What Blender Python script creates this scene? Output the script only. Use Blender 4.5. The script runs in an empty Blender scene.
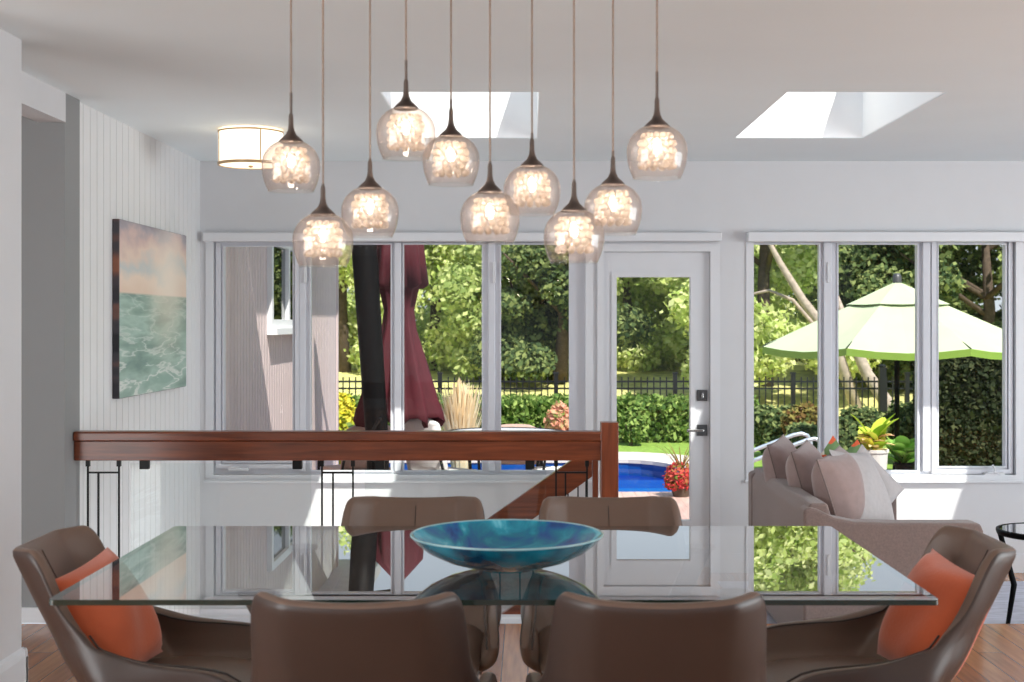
import bpy, math, random
import numpy as np
from mathutils import Vector, Matrix
random.seed(7); rng = np.random.default_rng(7)
SC = bpy.context.scene; COL = SC.collection
PI = math.pi
# ---------------------------------------------------------------- camera
HC = 1.39                      # eye height above the dining floor
F = 1350.0                     # focal length in pixels of a 1024 wide frame
cd = bpy.data.cameras.new('camera'); cam = bpy.data.objects.new('camera', cd); COL.objects.link(cam)
cam.location = (0, 0, HC); cam.rotation_euler = (PI/2, 0, 0)
cd.sensor_width = 36; cd.lens = F/1024*36
cd.shift_x = -16/1024; cd.shift_y = -19/1024
cd.clip_end = 200
cd.dof.use_dof = True; cd.dof.focus_distance = 6.8; cd.dof.aperture_fstop = 6.3
SC.camera = cam
SC.view_settings.view_transform = 'Standard'; SC.view_settings.look = 'None'
SC.view_settings.gamma = 1; SC.view_settings.use_curve_mapping = False
SC.view_settings.exposure = 0.15
# ---------------------------------------------------------------- world, sun, added fill lights
w = bpy.data.worlds.new('sky'); SC.world = w; w.use_nodes = True
nt = w.node_tree; nt.nodes.clear()
wo = nt.nodes.new('ShaderNodeOutputWorld'); wb = nt.nodes.new('ShaderNodeBackground')
tc = nt.nodes.new('ShaderNodeTexCoord'); sx = nt.nodes.new('ShaderNodeSeparateXYZ'); rp = nt.nodes.new('ShaderNodeValToRGB')
rp.color_ramp.elements[0].position = 0.0; rp.color_ramp.elements[0].color = (0.86, 0.93, 1.0, 1)
rp.color_ramp.elements[1].position = 0.7; rp.color_ramp.elements[1].color = (0.50, 0.70, 1.0, 1)
nt.links.new(tc.outputs['Generated'], sx.inputs[0]); nt.links.new(sx.outputs[2], rp.inputs[0])
nt.links.new(rp.outputs[0], wb.inputs[0]); wb.inputs[1].default_value = 0.78
nt.links.new(wb.outputs[0], wo.inputs[0])
sd = bpy.data.lights.new('sun', 'SUN'); so = bpy.data.objects.new('sun', sd); COL.objects.link(so)
sd.energy = 6.6; sd.angle = 0.009; sd.color = (1.0, 0.95, 0.88)
so.rotation_euler = Vector((-0.33, 0.69, -1.0)).to_track_quat('-Z', 'Y').to_euler(); so.location = (5, -8, 15)
def area(name, loc, target, sx_, sy_, energy, color=(1, 1, 1)):
    l = bpy.data.lights.new(name, 'AREA'); l.shape = 'RECTANGLE'; l.size = sx_; l.size_y = sy_; l.energy = energy; l.color = color
    o = bpy.data.objects.new(name, l); COL.objects.link(o); o.location = loc
    o.rotation_euler = (Vector(target)-Vector(loc)).to_track_quat('-Z', 'Y').to_euler(); return o
area('added_left_fill', (-4.5, 1.2, 1.15), (0, 2.4, 1.85), 6.0, 2.2, 300, (0.91, 0.975, 1.0))  # unseen fill lamp added on the left, stands in for side daylight
area('added_right_fill', (6.9, 4.2, 0.95), (1.0, 5.6, 2.1), 6.4, 2.2, 390, (0.91, 0.975, 1.0))  # unseen fill lamp added at the right wall to brighten room and ceiling
area('added_stairwell_fill', (-0.95, 7.65, -1.15), (-0.75, 7.5, 3.0), 2.0, 2.0, 24, (0.96, 0.98, 1.0))  # hidden upward lamp added to lift the far ceiling
# ---------------------------------------------------------------- levels and key sizes
ZW = 8.905; SW = F/ZW          # window wall distance, pixels per metre there
LIV = -0.26                    # the living area floor, one step down
CEIL = 2.452
GR = -0.50                     # garden level
def X(px, s): return (px-528)/s
def Z(py, s): return HC-(py-322)/s
# ---------------------------------------------------------------- materials
def lin(c): 
    return tuple(((v/255)/12.92 if v/255 <= .04045 else ((v/255+.055)/1.055)**2.4) for v in c)+(1,)
MATS = {}
def base(name):
    m = bpy.data.materials.new(name); m.use_nodes = True; n = m.node_tree
    MATS[name] = m
    return m, n, n.nodes['Principled BSDF']
def mat(name, rgb, rough=.5, metal=0, var=.06, scale=8, bump=0, bscale=60, spec=.5, stretch=(1, 1, 1), coat=0, sheen=0, trans=0):
    m, n, b = base(name)
    c = lin(rgb)
    t = n.nodes.new('ShaderNodeTexCoord'); mp = n.nodes.new('ShaderNodeMapping'); mp.inputs['Scale'].default_value = stretch
    n.links.new(t.outputs['Object'], mp.inputs[0])
    ns = n.nodes.new('ShaderNodeTexNoise'); ns.inputs['Scale'].default_value = scale; ns.inputs['Detail'].default_value = 4
    n.links.new(mp.outputs[0], ns.inputs[0])
    r = n.nodes.new('ShaderNodeValToRGB')
    r.color_ramp.elements[0].position = .3; r.color_ramp.elements[0].color = tuple(v*(1-var) for v in c[:3])+(1,)
    r.color_ramp.elements[1].position = .7; r.color_ramp.elements[1].color = tuple(min(1, v*(1+var)) for v in c[:3])+(1,)
    n.links.new(ns.outputs[0], r.inputs[0]); n.links.new(r.outputs[0], b.inputs['Base Color'])
    b.inputs['Roughness'].default_value = rough; b.inputs['Metallic'].default_value = metal
    b.inputs['Specular IOR Level'].default_value = spec; b.inputs['Coat Weight'].default_value = coat
    b.inputs['Sheen Weight'].default_value = sheen
    if bump:
        n2 = n.nodes.new('ShaderNodeTexNoise'); n2.inputs['Scale'].default_value = bscale; n2.inputs['Detail'].default_value = 3
        n.links.new(t.outputs['Object'], n2.inputs[0])
        bp = n.nodes.new('ShaderNodeBump'); bp.inputs['Strength'].default_value = bump; bp.inputs['Distance'].default_value = .01
        n.links.new(n2.outputs[0], bp.inputs['Height']); n.links.new(bp.outputs[0], b.inputs['Normal'])
    return m
def wood(name, dark, light, rough=.3, axis=0, scale=3, spec=.5):
    m, n, b = base(name)
    t = n.nodes.new('ShaderNodeTexCoord'); mp = n.nodes.new('ShaderNodeMapping')
    st = [14, 14, 14]; st[axis] = 1.0; mp.inputs['Scale'].default_value = st
    n.links.new(t.outputs['Object'], mp.inputs[0])
    ns = n.nodes.new('ShaderNodeTexNoise'); ns.inputs['Scale'].default_value = scale; ns.inputs['Detail'].default_value = 6; ns.inputs['Distortion'].default_value = .6
    n.links.new(mp.outputs[0], ns.inputs[0])
    r = n.nodes.new('ShaderNodeValToRGB')
    r.color_ramp.elements[0].position = .3; r.color_ramp.elements[0].color = lin(dark)
    r.color_ramp.elements[1].position = .7; r.color_ramp.elements[1].color = lin(light)
    n.links.new(ns.outputs[0], r.inputs[0]); n.links.new(r.outputs[0], b.inputs['Base Color'])
    b.inputs['Roughness'].default_value = rough; b.inputs['Specular IOR Level'].default_value = spec
    return m
def planks(name, dark, light, width, length, rough, gap=(104, 64, 40), mortar=.0025):
    m, n, b = base(name)
    t = n.nodes.new('ShaderNodeTexCoord'); mp = n.nodes.new('ShaderNodeMapping'); mp.inputs['Rotation'].default_value = (0, 0, PI/2)
    n.links.new(t.outputs['Object'], mp.inputs[0])
    br = n.nodes.new('ShaderNodeTexBrick'); br.inputs['Scale'].default_value = 1.0
    br.inputs['Brick Width'].default_value = length; br.inputs['Row Height'].default_value = width; br.inputs['Mortar Size'].default_value = mortar
    br.inputs['Color1'].default_value = lin(dark); br.inputs['Color2'].default_value = lin(light); br.inputs['Mortar'].default_value = lin(gap)
    br.offset = .37; br.inputs['Bias'].default_value = 0
    n.links.new(mp.outputs[0], br.inputs[0])
    m2 = n.nodes.new('ShaderNodeMapping'); m2.inputs['Scale'].default_value = (16, 1.2, 1); n.links.new(t.outputs['Object'], m2.inputs[0])
    ns = n.nodes.new('ShaderNodeTexNoise'); ns.inputs['Scale'].default_value = 2.5; ns.inputs['Detail'].default_value = 6; n.links.new(m2.outputs[0], ns.inputs[0])
    r = n.nodes.new('ShaderNodeValToRGB'); r.color_ramp.elements[0].color = (.72, .72, .72, 1); r.color_ramp.elements[1].color = (1.15, 1.15, 1.15, 1)
    r.color_ramp.elements[0].position = .3; r.color_ramp.elements[1].position = .7
    n.links.new(ns.outputs[0], r.inputs[0])
    mx = n.nodes.new('ShaderNodeMix'); mx.data_type = 'RGBA'; mx.blend_type = 'MULTIPLY'; mx.inputs[0].default_value = 1
    n.links.new(br.outputs[0], mx.inputs[6]); n.links.new(r.outputs[0], mx.inputs[7]); n.links.new(mx.outputs[2], b.inputs['Base Color'])
    b.inputs['Roughness'].default_value = rough
    return m
def thin_glass(name, tint=(1, 1, 1), f0=.04, gain=1.0, rough=0.0, edge=None, lustre=0):
    """one sheet of glass: Schlick reflection over a clear tinted pass-through"""
    m = bpy.data.materials.new(name); m.use_nodes = True; n = m.node_tree; n.nodes.clear(); MATS[name] = m
    o = n.nodes.new('ShaderNodeOutputMaterial'); mx = n.nodes.new('ShaderNodeMixShader')
    tr = n.nodes.new('ShaderNodeBsdfTransparent'); gl = n.nodes.new('ShaderNodeBsdfGlossy'); gl.inputs['Roughness'].default_value = rough
    lw = n.nodes.new('ShaderNodeLayerWeight'); lw.inputs[0].default_value = .5
    p = n.nodes.new('ShaderNodeMath'); p.operation = 'POWER'; p.inputs[1].default_value = 5
    q = n.nodes.new('ShaderNodeMath'); q.operation = 'MULTIPLY_ADD'; q.inputs[1].default_value = gain; q.inputs[2].default_value = f0; q.use_clamp = True
    n.links.new(lw.outputs['Facing'], p.inputs[0]); n.links.new(p.outputs[0], q.inputs[0]); n.links.new(q.outputs[0], mx.inputs[0])
    tr.inputs[0].default_value = tuple(tint)+(1,)
    if edge:
        e2 = n.nodes.new('ShaderNodeMath'); e2.operation = 'POWER'; e2.inputs[1].default_value = 1.7; n.links.new(lw.outputs['Facing'], e2.inputs[0])
        cm = n.nodes.new('ShaderNodeMix'); cm.data_type = 'RGBA'; cm.inputs[6].default_value = tuple(tint)+(1,); cm.inputs[7].default_value = tuple(edge)+(1,)
        n.links.new(e2.outputs[0], cm.inputs[0]); n.links.new(cm.outputs[2], tr.inputs[0])
    n.links.new(tr.outputs[0], mx.inputs[1]); n.links.new(gl.outputs[0], mx.inputs[2]); n.links.new(mx.outputs[0], o.inputs[0])
    if lustre:
        tl = n.nodes.new('ShaderNodeBsdfTranslucent'); tl.inputs[0].default_value = (1, .9, .84, 1); m3 = n.nodes.new('ShaderNodeMixShader'); m3.inputs[0].default_value = lustre
        n.links.new(mx.outputs[0], m3.inputs[1]); n.links.new(tl.outputs[0], m3.inputs[2]); n.links.new(m3.outputs[0], o.inputs[0])
    return m
def emit(name, rgb, strength):
    m, n, b = base(name); b.inputs['Base Color'].default_value = rgb+(1,)
    b.inputs['Emission Color'].default_value = rgb+(1,); b.inputs['Emission Strength'].default_value = strength; return m
def leafmat(name, cols, trans=.35):
    """colour differs leaf by leaf; light also passes through"""
    m = bpy.data.materials.new(name); m.use_nodes = True; n = m.node_tree; n.nodes.clear(); MATS[name] = m
    g = n.nodes.new('ShaderNodeNewGeometry'); r = n.nodes.new('ShaderNodeValToRGB')
    e = r.color_ramp.elements; e[0].color = lin(cols[0]); e[1].color = lin(cols[-1])
    for i, c in enumerate(cols[1:-1]): x = e.new((i+1)/(len(cols)-1)); x.color = lin(c)
    n.links.new(g.outputs['Random Per Island'], r.inputs[0])
    d = n.nodes.new('ShaderNodeBsdfDiffuse'); t = n.nodes.new('ShaderNodeBsdfTranslucent'); mx = n.nodes.new('ShaderNodeMixShader'); mx.inputs[0].default_value = trans
    o = n.nodes.new('ShaderNodeOutputMaterial')
    n.links.new(r.outputs[0], d.inputs[0]); n.links.new(r.outputs[0], t.inputs[0])
    n.links.new(d.outputs[0], mx.inputs[1]); n.links.new(t.outputs[0], mx.inputs[2]); n.links.new(mx.outputs[0], o.inputs[0])
    return m
M = {}
M['wall'] = mat('wall_paint', (214, 214, 217), .6, var=.01, bump=.03, bscale=200)
M['greywall'] = mat('grey_wall_paint', (142, 143, 144), .6, var=.01)
M['ceiling'] = mat('ceiling_paint', (234, 242, 245), .8, var=.012, scale=2)
M['shaft'] = mat('skylight_shaft_paint', (250, 250, 250), .8, var=.005)
M['trim'] = mat('white_trim', (222, 223, 227), .35, var=.01)
M['panel'] = mat('white_panelling', (232, 232, 233), .45, var=.01)
M['pvc'] = mat('window_vinyl', (216, 217, 224), .3, var=.01)
M['floor'] = planks('hardwood_floor', (158, 98, 60), (196, 138, 92), .105, 1.3, .2)
M['deck'] = planks('deck_boards', (196, 160, 150), (216, 184, 172), .14, 3.0, .6, gap=(120, 90, 80))
M['railwood'] = wood('stained_cherry', (90, 42, 22), (136, 70, 40), .28, axis=0)
M['black'] = mat('black_metal', (12, 12, 13), .5, metal=0, var=.1, spec=.3)
M['fencem'] = mat('black_fence_metal', (22, 22, 24), .45, var=.1)
M['glass'] = thin_glass('clear_glass', (.97, .985, .98), .04, .6)
M['railglass'] = thin_glass('railing_glass', (.96, .98, .975), .03, .6)
M['winglass'] = thin_glass('window_glass', (.95, .97, .96), .02, .6)
M['tabletop'] = thin_glass('table_glass_surface', (.90, .955, .935), .09, 1.9)
M['clear'] = thin_glass('table_glass_underside', (1, 1, 1), .0, 0)
M['globe'] = thin_glass('pale_amber_glass', (.99, .955, .93), .07, .8, 0, (.66, .56, .51), .09)
M['leather'] = mat('taupe_leather', (110, 88, 76), .38, var=.05, scale=6, bump=.06, bscale=350, spec=.45)
M['shell'] = mat('brown_shell_leather', (66, 52, 47), .42, var=.05, scale=6, bump=.06, bscale=350)
M['seam'] = mat('dark_seam', (48, 38, 34), .5)
M['pipe'] = mat('leather_piping', (58, 46, 42), .45)
M['orange'] = mat('orange_velvet', (204, 94, 52), .8, var=.10, scale=5, bump=.1, bscale=90, sheen=.4)
M['chrome'] = mat('brushed_steel', (170, 170, 168), .22, metal=1, var=.03)
M['bronze'] = mat('bronze_metal', (112, 100, 94), .35, metal=.8, var=.05)
M['cord'] = mat('clear_cord', (150, 130, 116), .4, var=.02)
M['sofa'] = mat('sofa_tweed', (130, 112, 107), .9, var=.12, scale=120, bump=.15, bscale=300, sheen=.3)
M['mauve'] = mat('mauve_cushion', (158, 136, 132), .85, var=.06, scale=30, bump=.08, bscale=200, sheen=.3)
M['greycush'] = mat('pale_grey_cushion', (186, 180, 180), .85, var=.05, scale=40, bump=.08, bscale=200)
M['hardware'] = mat('satin_nickel', (84, 84, 86), .45, metal=.5)
M['siding'] = mat('house_siding', (202, 184, 182), .6, var=.03)
M['roof'] = mat('roof_edge', (200, 196, 192), .6)
M['concrete'] = mat('pale_paving', (214, 204, 194), .85, var=.06, scale=5)
M['lawn'] = mat('lawn_grass', (128, 158, 62), .9, var=.35, scale=14, bump=.4, bscale=60)
M['meadow'] = mat('meadow_grass', (206, 200, 128), .9, var=.3, scale=5, bump=.4, bscale=30)
M['bark'] = mat('pale_bark', (170, 154, 140), .85, var=.25, scale=12)
M['darkbark'] = mat('dark_bark', (84, 70, 58), .9, var=.3, scale=12)
M['red'] = mat('burgundy_canvas', (74, 10, 25), .8, var=.12, scale=8, bump=.05, bscale=100)
M['greencv'] = mat('lime_canvas', (186, 198, 160), .8, var=.03, scale=4)
M['greenband'] = mat('lime_valance', (120, 150, 56), .8, var=.03)
M['post'] = mat('charcoal_pole', (8, 8, 10), .55, metal=.0, spec=.12)
M['whitemesh'] = mat('pale_sling_fabric', (226, 222, 220), .8, var=.04, scale=30)
M['brownmesh'] = mat('tan_sling_fabric', (178, 150, 138), .8, var=.05, scale=30)
M['terracotta'] = mat('grey_planter', (206, 200, 196), .6, var=.04)
M['alu'] = mat('aluminium_tube', (190, 200, 210), .3, metal=.6)
M['brass'] = mat('satin_brass', (190, 160, 120), .35, metal=.7)
M['basesteel'] = mat('smoked_steel', (96, 92, 88), .3, metal=.7)
M['bulb'] = emit('lit_bulb', (1.0, .87, .75), 48)
M['shade'] = emit('glowing_linen_shade', (1.0, .90, .74), 1.05)
M['lens'] = emit('glowing_diffuser', (1.0, .86, .66), 1.2)
def beadmat():
    m = bpy.data.materials.new('crystal_beads'); m.use_nodes = True; n = m.node_tree; n.nodes.clear()
    d = n.nodes.new('ShaderNodeBsdfTranslucent'); d.inputs[0].default_value = (.98, .90, .80, 1)
    t = n.nodes.new('ShaderNodeBsdfTransparent'); t.inputs[0].default_value = (.97, .93, .88, 1)
    g = n.nodes.new('ShaderNodeBsdfGlossy'); g.inputs['Roughness'].default_value = .08
    a = n.nodes.new('ShaderNodeMixShader'); a.inputs[0].default_value = .3; b = n.nodes.new('ShaderNodeMixShader'); b.inputs[0].default_value = .25
    o = n.nodes.new('ShaderNodeOutputMaterial')
    n.links.new(d.outputs[0], a.inputs[1]); n.links.new(t.outputs[0], a.inputs[2]); n.links.new(a.outputs[0], b.inputs[1]); n.links.new(g.outputs[0], b.inputs[2]); n.links.new(b.outputs[0], o.inputs[0])
    return m
M['bead'] = beadmat()
LEAF = {
 'bright': leafmat('bright_leaves', [(160, 184, 96), (206, 218, 134), (238, 240, 184), (184, 202, 124)], .42),
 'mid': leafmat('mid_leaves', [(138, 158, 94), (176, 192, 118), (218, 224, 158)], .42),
 'dark': leafmat('dark_and_shaded_leaves', [(58, 76, 52), (98, 116, 74), (158, 168, 108)], .3),  # on the right-hand trees this dark tone is shade put into the leaves
 'hedge': leafmat('hedge_leaves', [(70, 98, 50), (112, 138, 70), (164, 184, 104)], .2),
 'cedar': leafmat('cedar_leaves', [(38, 46, 34), (62, 70, 50), (84, 88, 60)], .15),
 'yellow': leafmat('yellow_leaves', [(220, 200, 50), (238, 224, 90), (150, 170, 50)], .3),
 'yellowgreen': leafmat('croton_leaves', [(150, 190, 60), (214, 224, 90), (240, 226, 120)], .25),
 'salmon': leafmat('croton_lower_leaves', [(232, 184, 150), (240, 210, 150), (244, 226, 160), (214, 150, 120)], .25),
 'coral': leafmat('coral_flowers', [(224, 140, 120), (232, 176, 150), (140, 156, 84)], .2),
 'redfl': leafmat('red_flowers', [(200, 50, 60), (220, 90, 90), (90, 120, 50)], .2),
 'straw': leafmat('straw_blades', [(232, 206, 164), (246, 230, 196), (214, 184, 140)], .2),
 'hosta': leafmat('hosta_leaves', [(90, 140, 60), (140, 184, 90), (60, 100, 50)], .2),
 'maple': leafmat('bronze_leaves', [(120, 110, 60), (150, 140, 80), (110, 70, 50), (80, 90, 50)], .25),
}
# ---------------------------------------------------------------- mesh helpers
class MB:
    def __init__(s): s.v = []; s.f = []; s.mi = []; s.cur = 0
    def add(s, vs, fs):
        k = len(s.v); s.v += [tuple(v) for v in vs]; s.f += [tuple(i+k for i in f) for f in fs]; s.mi += [s.cur]*len(fs)
        return k
    def box(s, a, b, rot=None, piv=None):
        x0, y0, z0 = a; x1, y1, z1 = b
        vs = [Vector(p) for p in ((x0,y0,z0),(x1,y0,z0),(x1,y1,z0),(x0,y1,z0),(x0,y0,z1),(x1,y0,z1),(x1,y1,z1),(x0,y1,z1))]
        if rot is not None: vs = [rot @ (v-Vector(piv))+Vector(piv) for v in vs]
        s.add(vs, ((0,3,2,1),(4,5,6,7),(0,1,5,4),(1,2,6,5),(2,3,7,6),(3,0,4,7))); return s
    def tube(s, pts, r, n=8, cap=True):
        pts = [Vector(p) for p in pts]; rs = r if isinstance(r, (list, tuple)) else [r]*len(pts)
        d0 = (pts[1]-pts[0]).normalized(); up = Vector((0,0,1)) if abs(d0.z) < .9 else Vector((1,0,0))
        u = d0.cross(up).normalized(); vs = []
        for i, p in enumerate(pts):
            d = (pts[min(i+1, len(pts)-1)]-pts[max(i-1, 0)]).normalized()
            u = (u-d*u.dot(d)).normalized(); w_ = d.cross(u)
            for k in range(n):
                a = 2*PI*k/n; vs.append(p+(u*math.cos(a)+w_*math.sin(a))*rs[i])
        fs = [(i*n+k, i*n+(k+1)%n, (i+1)*n+(k+1)%n, (i+1)*n+k) for i in range(len(pts)-1) for k in range(n)]
        if cap: fs += [tuple(reversed(range(n))), tuple(range((len(pts)-1)*n, len(pts)*n))]
        s.add(vs, fs); return s
    def lathe(s, prof, n=32, c=(0,0,0), close=False):
        vs = [(c[0]+r*math.cos(2*PI*k/n), c[1]+r*math.sin(2*PI*k/n), c[2]+z) for r, z in prof for k in range(n)]
        fs = [(i*n+k, i*n+(k+1)%n, (i+1)*n+(k+1)%n, (i+1)*n+k) for i in range(len(prof)-1) for k in range(n)]
        if close: fs += [tuple(reversed(range(n))), tuple(range((len(prof)-1)*n, len(prof)*n))]
        s.add(vs, fs); return s
    def prism(s, poly, axis, a, b):
        """poly in the two other axes, extruded along axis from a to b"""
        def mk(p, t):
            if axis == 0: return (t, p[0], p[1])
            if axis == 1: return (p[0], t, p[1])
            return (p[0], p[1], t)
        n = len(poly); vs = [mk(p, a) for p in poly]+[mk(p, b) for p in poly]
        fs = [tuple(range(n)), tuple(reversed(range(n, 2*n)))]+[(i, i+n, (i+1)%n+n, (i+1)%n) for i in range(n)]
        s.add(vs, fs); return s
    def ball(s, c, r, nu=8, nv=6, sc=(1,1,1)):
        vs = []; 
        for j in range(nv+1):
            t = PI*j/nv
            for i in range(nu):
                a = 2*PI*i/nu; vs.append((c[0]+r*sc[0]*math.sin(t)*math.cos(a), c[1]+r*sc[1]*math.sin(t)*math.sin(a), c[2]+r*sc[2]*math.cos(t)))
        fs = [(j*nu+i, (j+1)*nu+i, (j+1)*nu+(i+1)%nu, j*nu+(i+1)%nu) for j in range(nv) for i in range(nu)]
        s.add(vs, fs); return s
    def build(s, name, mats, parent=None, smooth=False, bevel=0, fix=True, ang=None, segs=2):
        me = bpy.data.meshes.new(name); me.from_pydata(s.v, [], s.f); me.update()
        if not isinstance(mats, (list, tuple)): mats = [mats]
        for m in mats: me.materials.append(m)
        if len(mats) > 1:
            for p, i in zip(me.polygons, s.mi): p.material_index = i
        if fix:
            import bmesh
            bm = bmesh.new(); bm.from_mesh(me); bmesh.ops.recalc_face_normals(bm, faces=bm.faces); bm.to_mesh(me); bm.free()
        if smooth: 
            for p in me.polygons: p.use_smooth = True
        o = bpy.data.objects.new(name, me); COL.objects.link(o)
        if parent: o.parent = parent
        if bevel:
            b = o.modifiers.new('bevel', 'BEVEL'); b.width = bevel; b.segments = segs; b.limit_method = 'ANGLE'
        return o
def thing(name, label, cat, loc=(0,0,0), rotz=0, group=None):
    o = bpy.data.objects.new(name, None); COL.objects.link(o); o.location = loc; o.rotation_euler = (0, 0, rotz)
    o['label'] = label; o['category'] = cat
    if group: o['group'] = group
    return o
def tag(o, label, cat, group=None, kind=None):
    o['label'] = label; o['category'] = cat
    if group: o['group'] = group
    if kind: o['kind'] = kind
    return o
def struct(o, label=None, cat=None):
    o['kind'] = 'structure'
    if label: o['label'] = label; o['category'] = cat
    return o
def sroot(name, loc=(0,0,0), label=None, cat=None):
    o = bpy.data.objects.new(name, None); COL.objects.link(o); o.location = loc; return struct(o, label, cat)
def dup(root, loc, rotz=0, label=None, rx=None):
    r = root.copy(); COL.objects.link(r); r.location = loc; r.rotation_euler = (0, 0, rotz)
    if label: r['label'] = label
    def kids(a, b):
        for ch in [c for c in list(COL.objects) if c.parent == a]:
            c = ch.copy(); COL.objects.link(c); c.parent = b; kids(ch, c)
    kids(root, r); return r
def subsurf(o, n=2): 
    m = o.modifiers.new('sub', 'SUBSURF'); m.levels = n; m.render_levels = n
# ---------------------------------------------------------------- the setting
DEDGE = 6.22                   # where the dining floor stops
SX1 = 0.40                     # right end of the stair opening
def rect_hole_wall(mb, x0, x1, z0, z1, holes, ya, yb):
    """wall in XZ between ya and yb with rectangular holes, one clean shell"""
    xs = sorted({x0, x1, *[h[0] for h in holes], *[h[1] for h in holes]}); zs = sorted({z0, z1, *[h[2] for h in holes], *[h[3] for h in holes]})
    def solid(i, j):
        if i < 0 or j < 0 or i >= len(xs)-1 or j >= len(zs)-1: return False
        cx, cz = (xs[i]+xs[i+1])/2, (zs[j]+zs[j+1])/2
        return not any(h[0] < cx < h[1] and h[2] < cz < h[3] for h in holes)
    for i in range(len(xs)-1):
        for j in range(len(zs)-1):
            if not solid(i, j): continue
            a, b, c, d = xs[i], xs[i+1], zs[j], zs[j+1]
            mb.add([(a,ya,c),(b,ya,c),(b,ya,d),(a,ya,d)], [(0,1,2,3)]); mb.add([(a,yb,c),(b,yb,c),(b,yb,d),(a,yb,d)], [(3,2,1,0)])
            for (ii, jj, e) in ((i-1, j, [(a,c),(a,d)]), (i+1, j, [(b,d),(b,c)]), (i, j-1, [(b,c),(a,c)]), (i, j+1, [(a,d),(b,d)])):
                if not solid(ii, jj):
                    (p, q), (r_, t) = e; mb.add([(p,ya,q),(r_,ya,t),(r_,yb,t),(p,yb,q)], [(0,1,2,3)])
WT = 1.918                     # window head height
SILL = Z(478, SW)
W1 = (X(209, SW), X(590, SW), SILL, WT); W2 = (X(749, SW), X(1020, SW), SILL, WT)
DR = (X(601, SW), X(713, SW), LIV, Z(249, SW))
mb = MB(); rect_hole_wall(mb, -2.4, 7.1, -1.2, CEIL+.05, [W1, W2, DR], ZW, ZW+.16)
struct(mb.build('wall_back', M['wall'], fix=False))
# ceiling with three skylight openings (one lies outside the picture)
YN, YF = 6.235, 7.80
SKY = [(-.683, .055), (1.197, 1.935), (3.077, 3.815)]
mb = MB()
t = MB(); rect_hole_wall(t, -4.6, 7.1, -3.6, ZW+.35, [(a, b, YN, YF) for a, b in SKY], CEIL, CEIL+.12)
t.v = [(x, z, y) for x, y, z in t.v]; struct(t.build('ceiling', M['ceiling'], fix=False))
for k, (a, b) in enumerate(SKY):
    r = sroot('skylight_shaft', ((a+b)/2, (YN+YF)/2, CEIL), 'white plastered skylight shaft opening in the ceiling', 'skylight')
    r.name = 'trim_%d' % (k+1)
    hx, hy, h = (b-a)/2-.004, (YF-YN)/2-.004, .72; q = MB()
    for (p, s_) in (((-hx-.02, -hy-.02), (-hx, hy+.02)), ((hx, -hy-.02), (hx+.02, hy+.02)), ((-hx, -hy-.02), (hx, -hy)), ((-hx, hy), (hx, hy+.02))):
        q.box((p[0], p[1], .004), (s_[0], s_[1], h))
    q.build('shaft_lining', M['shaft'], r)
    q = MB(); q.box((-hx, -hy, h-.02), (hx, hy, h-.012)); q.build('skylight_pane', M['winglass'], r)
# roof slab above the ceiling: eave over the windows, opened for the skylights
t = MB(); rect_hole_wall(t, -4.9, 7.6, -3.9, 9.22, [(a-.02, b+.02, YN-.02, YF+.02) for a, b in SKY], CEIL+.16, CEIL+.30)
t.v = [(x, z, y) for x, y, z in t.v]; struct(t.build('roof', M['roof'], fix=False))
# floors
mb = MB(); mb.box((-4.6, -3.6, -.02), (7.1, DEDGE, 0)); struct(mb.build('floor', M['floor']))
mb = MB(); mb.box((-2.3, DEDGE-.02, -1.25), (SX1, DEDGE, -.021)); mb.box((SX1, DEDGE-.02, LIV), (7.1, DEDGE, -.021)); struct(mb.build('trim_4', M['trim']))
mb = MB(); mb.box((SX1, DEDGE-.01, LIV-.04), (7.1, ZW, LIV)); mb.box((.1, 8.0, LIV-.04), (SX1, ZW, LIV)); o = struct(mb.build('floor_living', M['floor']))
mb = MB(); mb.box((-2.3, DEDGE, -1.24), (SX1, ZW, -1.2)); struct(mb.build('floor_stairwell', M['floor']))
mb = MB(); mb.box((SX1, DEDGE, -1.2), (SX1+.03, ZW, LIV-.045)); struct(mb.build('wall_stairwell', M['wall']))
# stairs going down to the left, along the window wall
r = sroot('trim_5', label='stairs going down behind the wooden railing', cat='stairs')
for k in range(5):
    x1 = .28-k*.27; z1 = LIV-.185*(k+1); q = MB(); q.box((x1-.27, 7.75, z1-.03), (x1+.02, 8.88, z1)); q.box((x1-.27, 7.77, z1-.185), (x1-.25, 8.88, z1-.03)); q.build('stair_tread', M['floor'], r)
# left side: near wall, recess and panelled wall
mb = MB(); mb.box((-2.1, 4.45, 0), (-1.906, 5.08, CEIL)); struct(mb.build('wall_left_near', M['wall']))
mb = MB(); mb.prism([(-1.906,0),(-1.888,0),(-1.888,.13),(-1.894,.155),(-1.906,.165)], 1, 4.45, 5.095); mb.prism([(5.08,0),(5.098,0),(5.098,.13),(5.092,.155),(5.08,.165)], 0, -2.1, -1.888)
struct(mb.build('baseboard_left_near', M['trim']))
mb = MB(); mb.box((-4.6, 6.25, 0), (-2.145, 6.46, CEIL)); struct(mb.build('wall_recess', M['greywall']))
mb = MB(); mb.box((-4.6, 6.235, 0), (-2.145, 6.25, .07)); struct(mb.build('baseboard_recess', M['trim']))
mb = MB(); mb.box((-2.27, 5.085, 2.315), (-2.14, 6.249, CEIL)); struct(mb.build('trim_6', M['wall']))
mb = MB(); mb.box((-4.7, -3.6, 0), (-4.6, 6.6, CEIL)); struct(mb.build('wall_left_far', M['wall']))
q = MB(); XL = -2.163; y = 6.462; prof = [(XL, y)]
while y < ZW-.12:
    prof += [(XL, y+.097), (XL-.012, y+.099), (XL-.012, y+.104), (XL, y+.106)]; y += .106
prof += [(XL, ZW+.02), (XL-.1, ZW+.02), (XL-.1, 6.462)]
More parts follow.
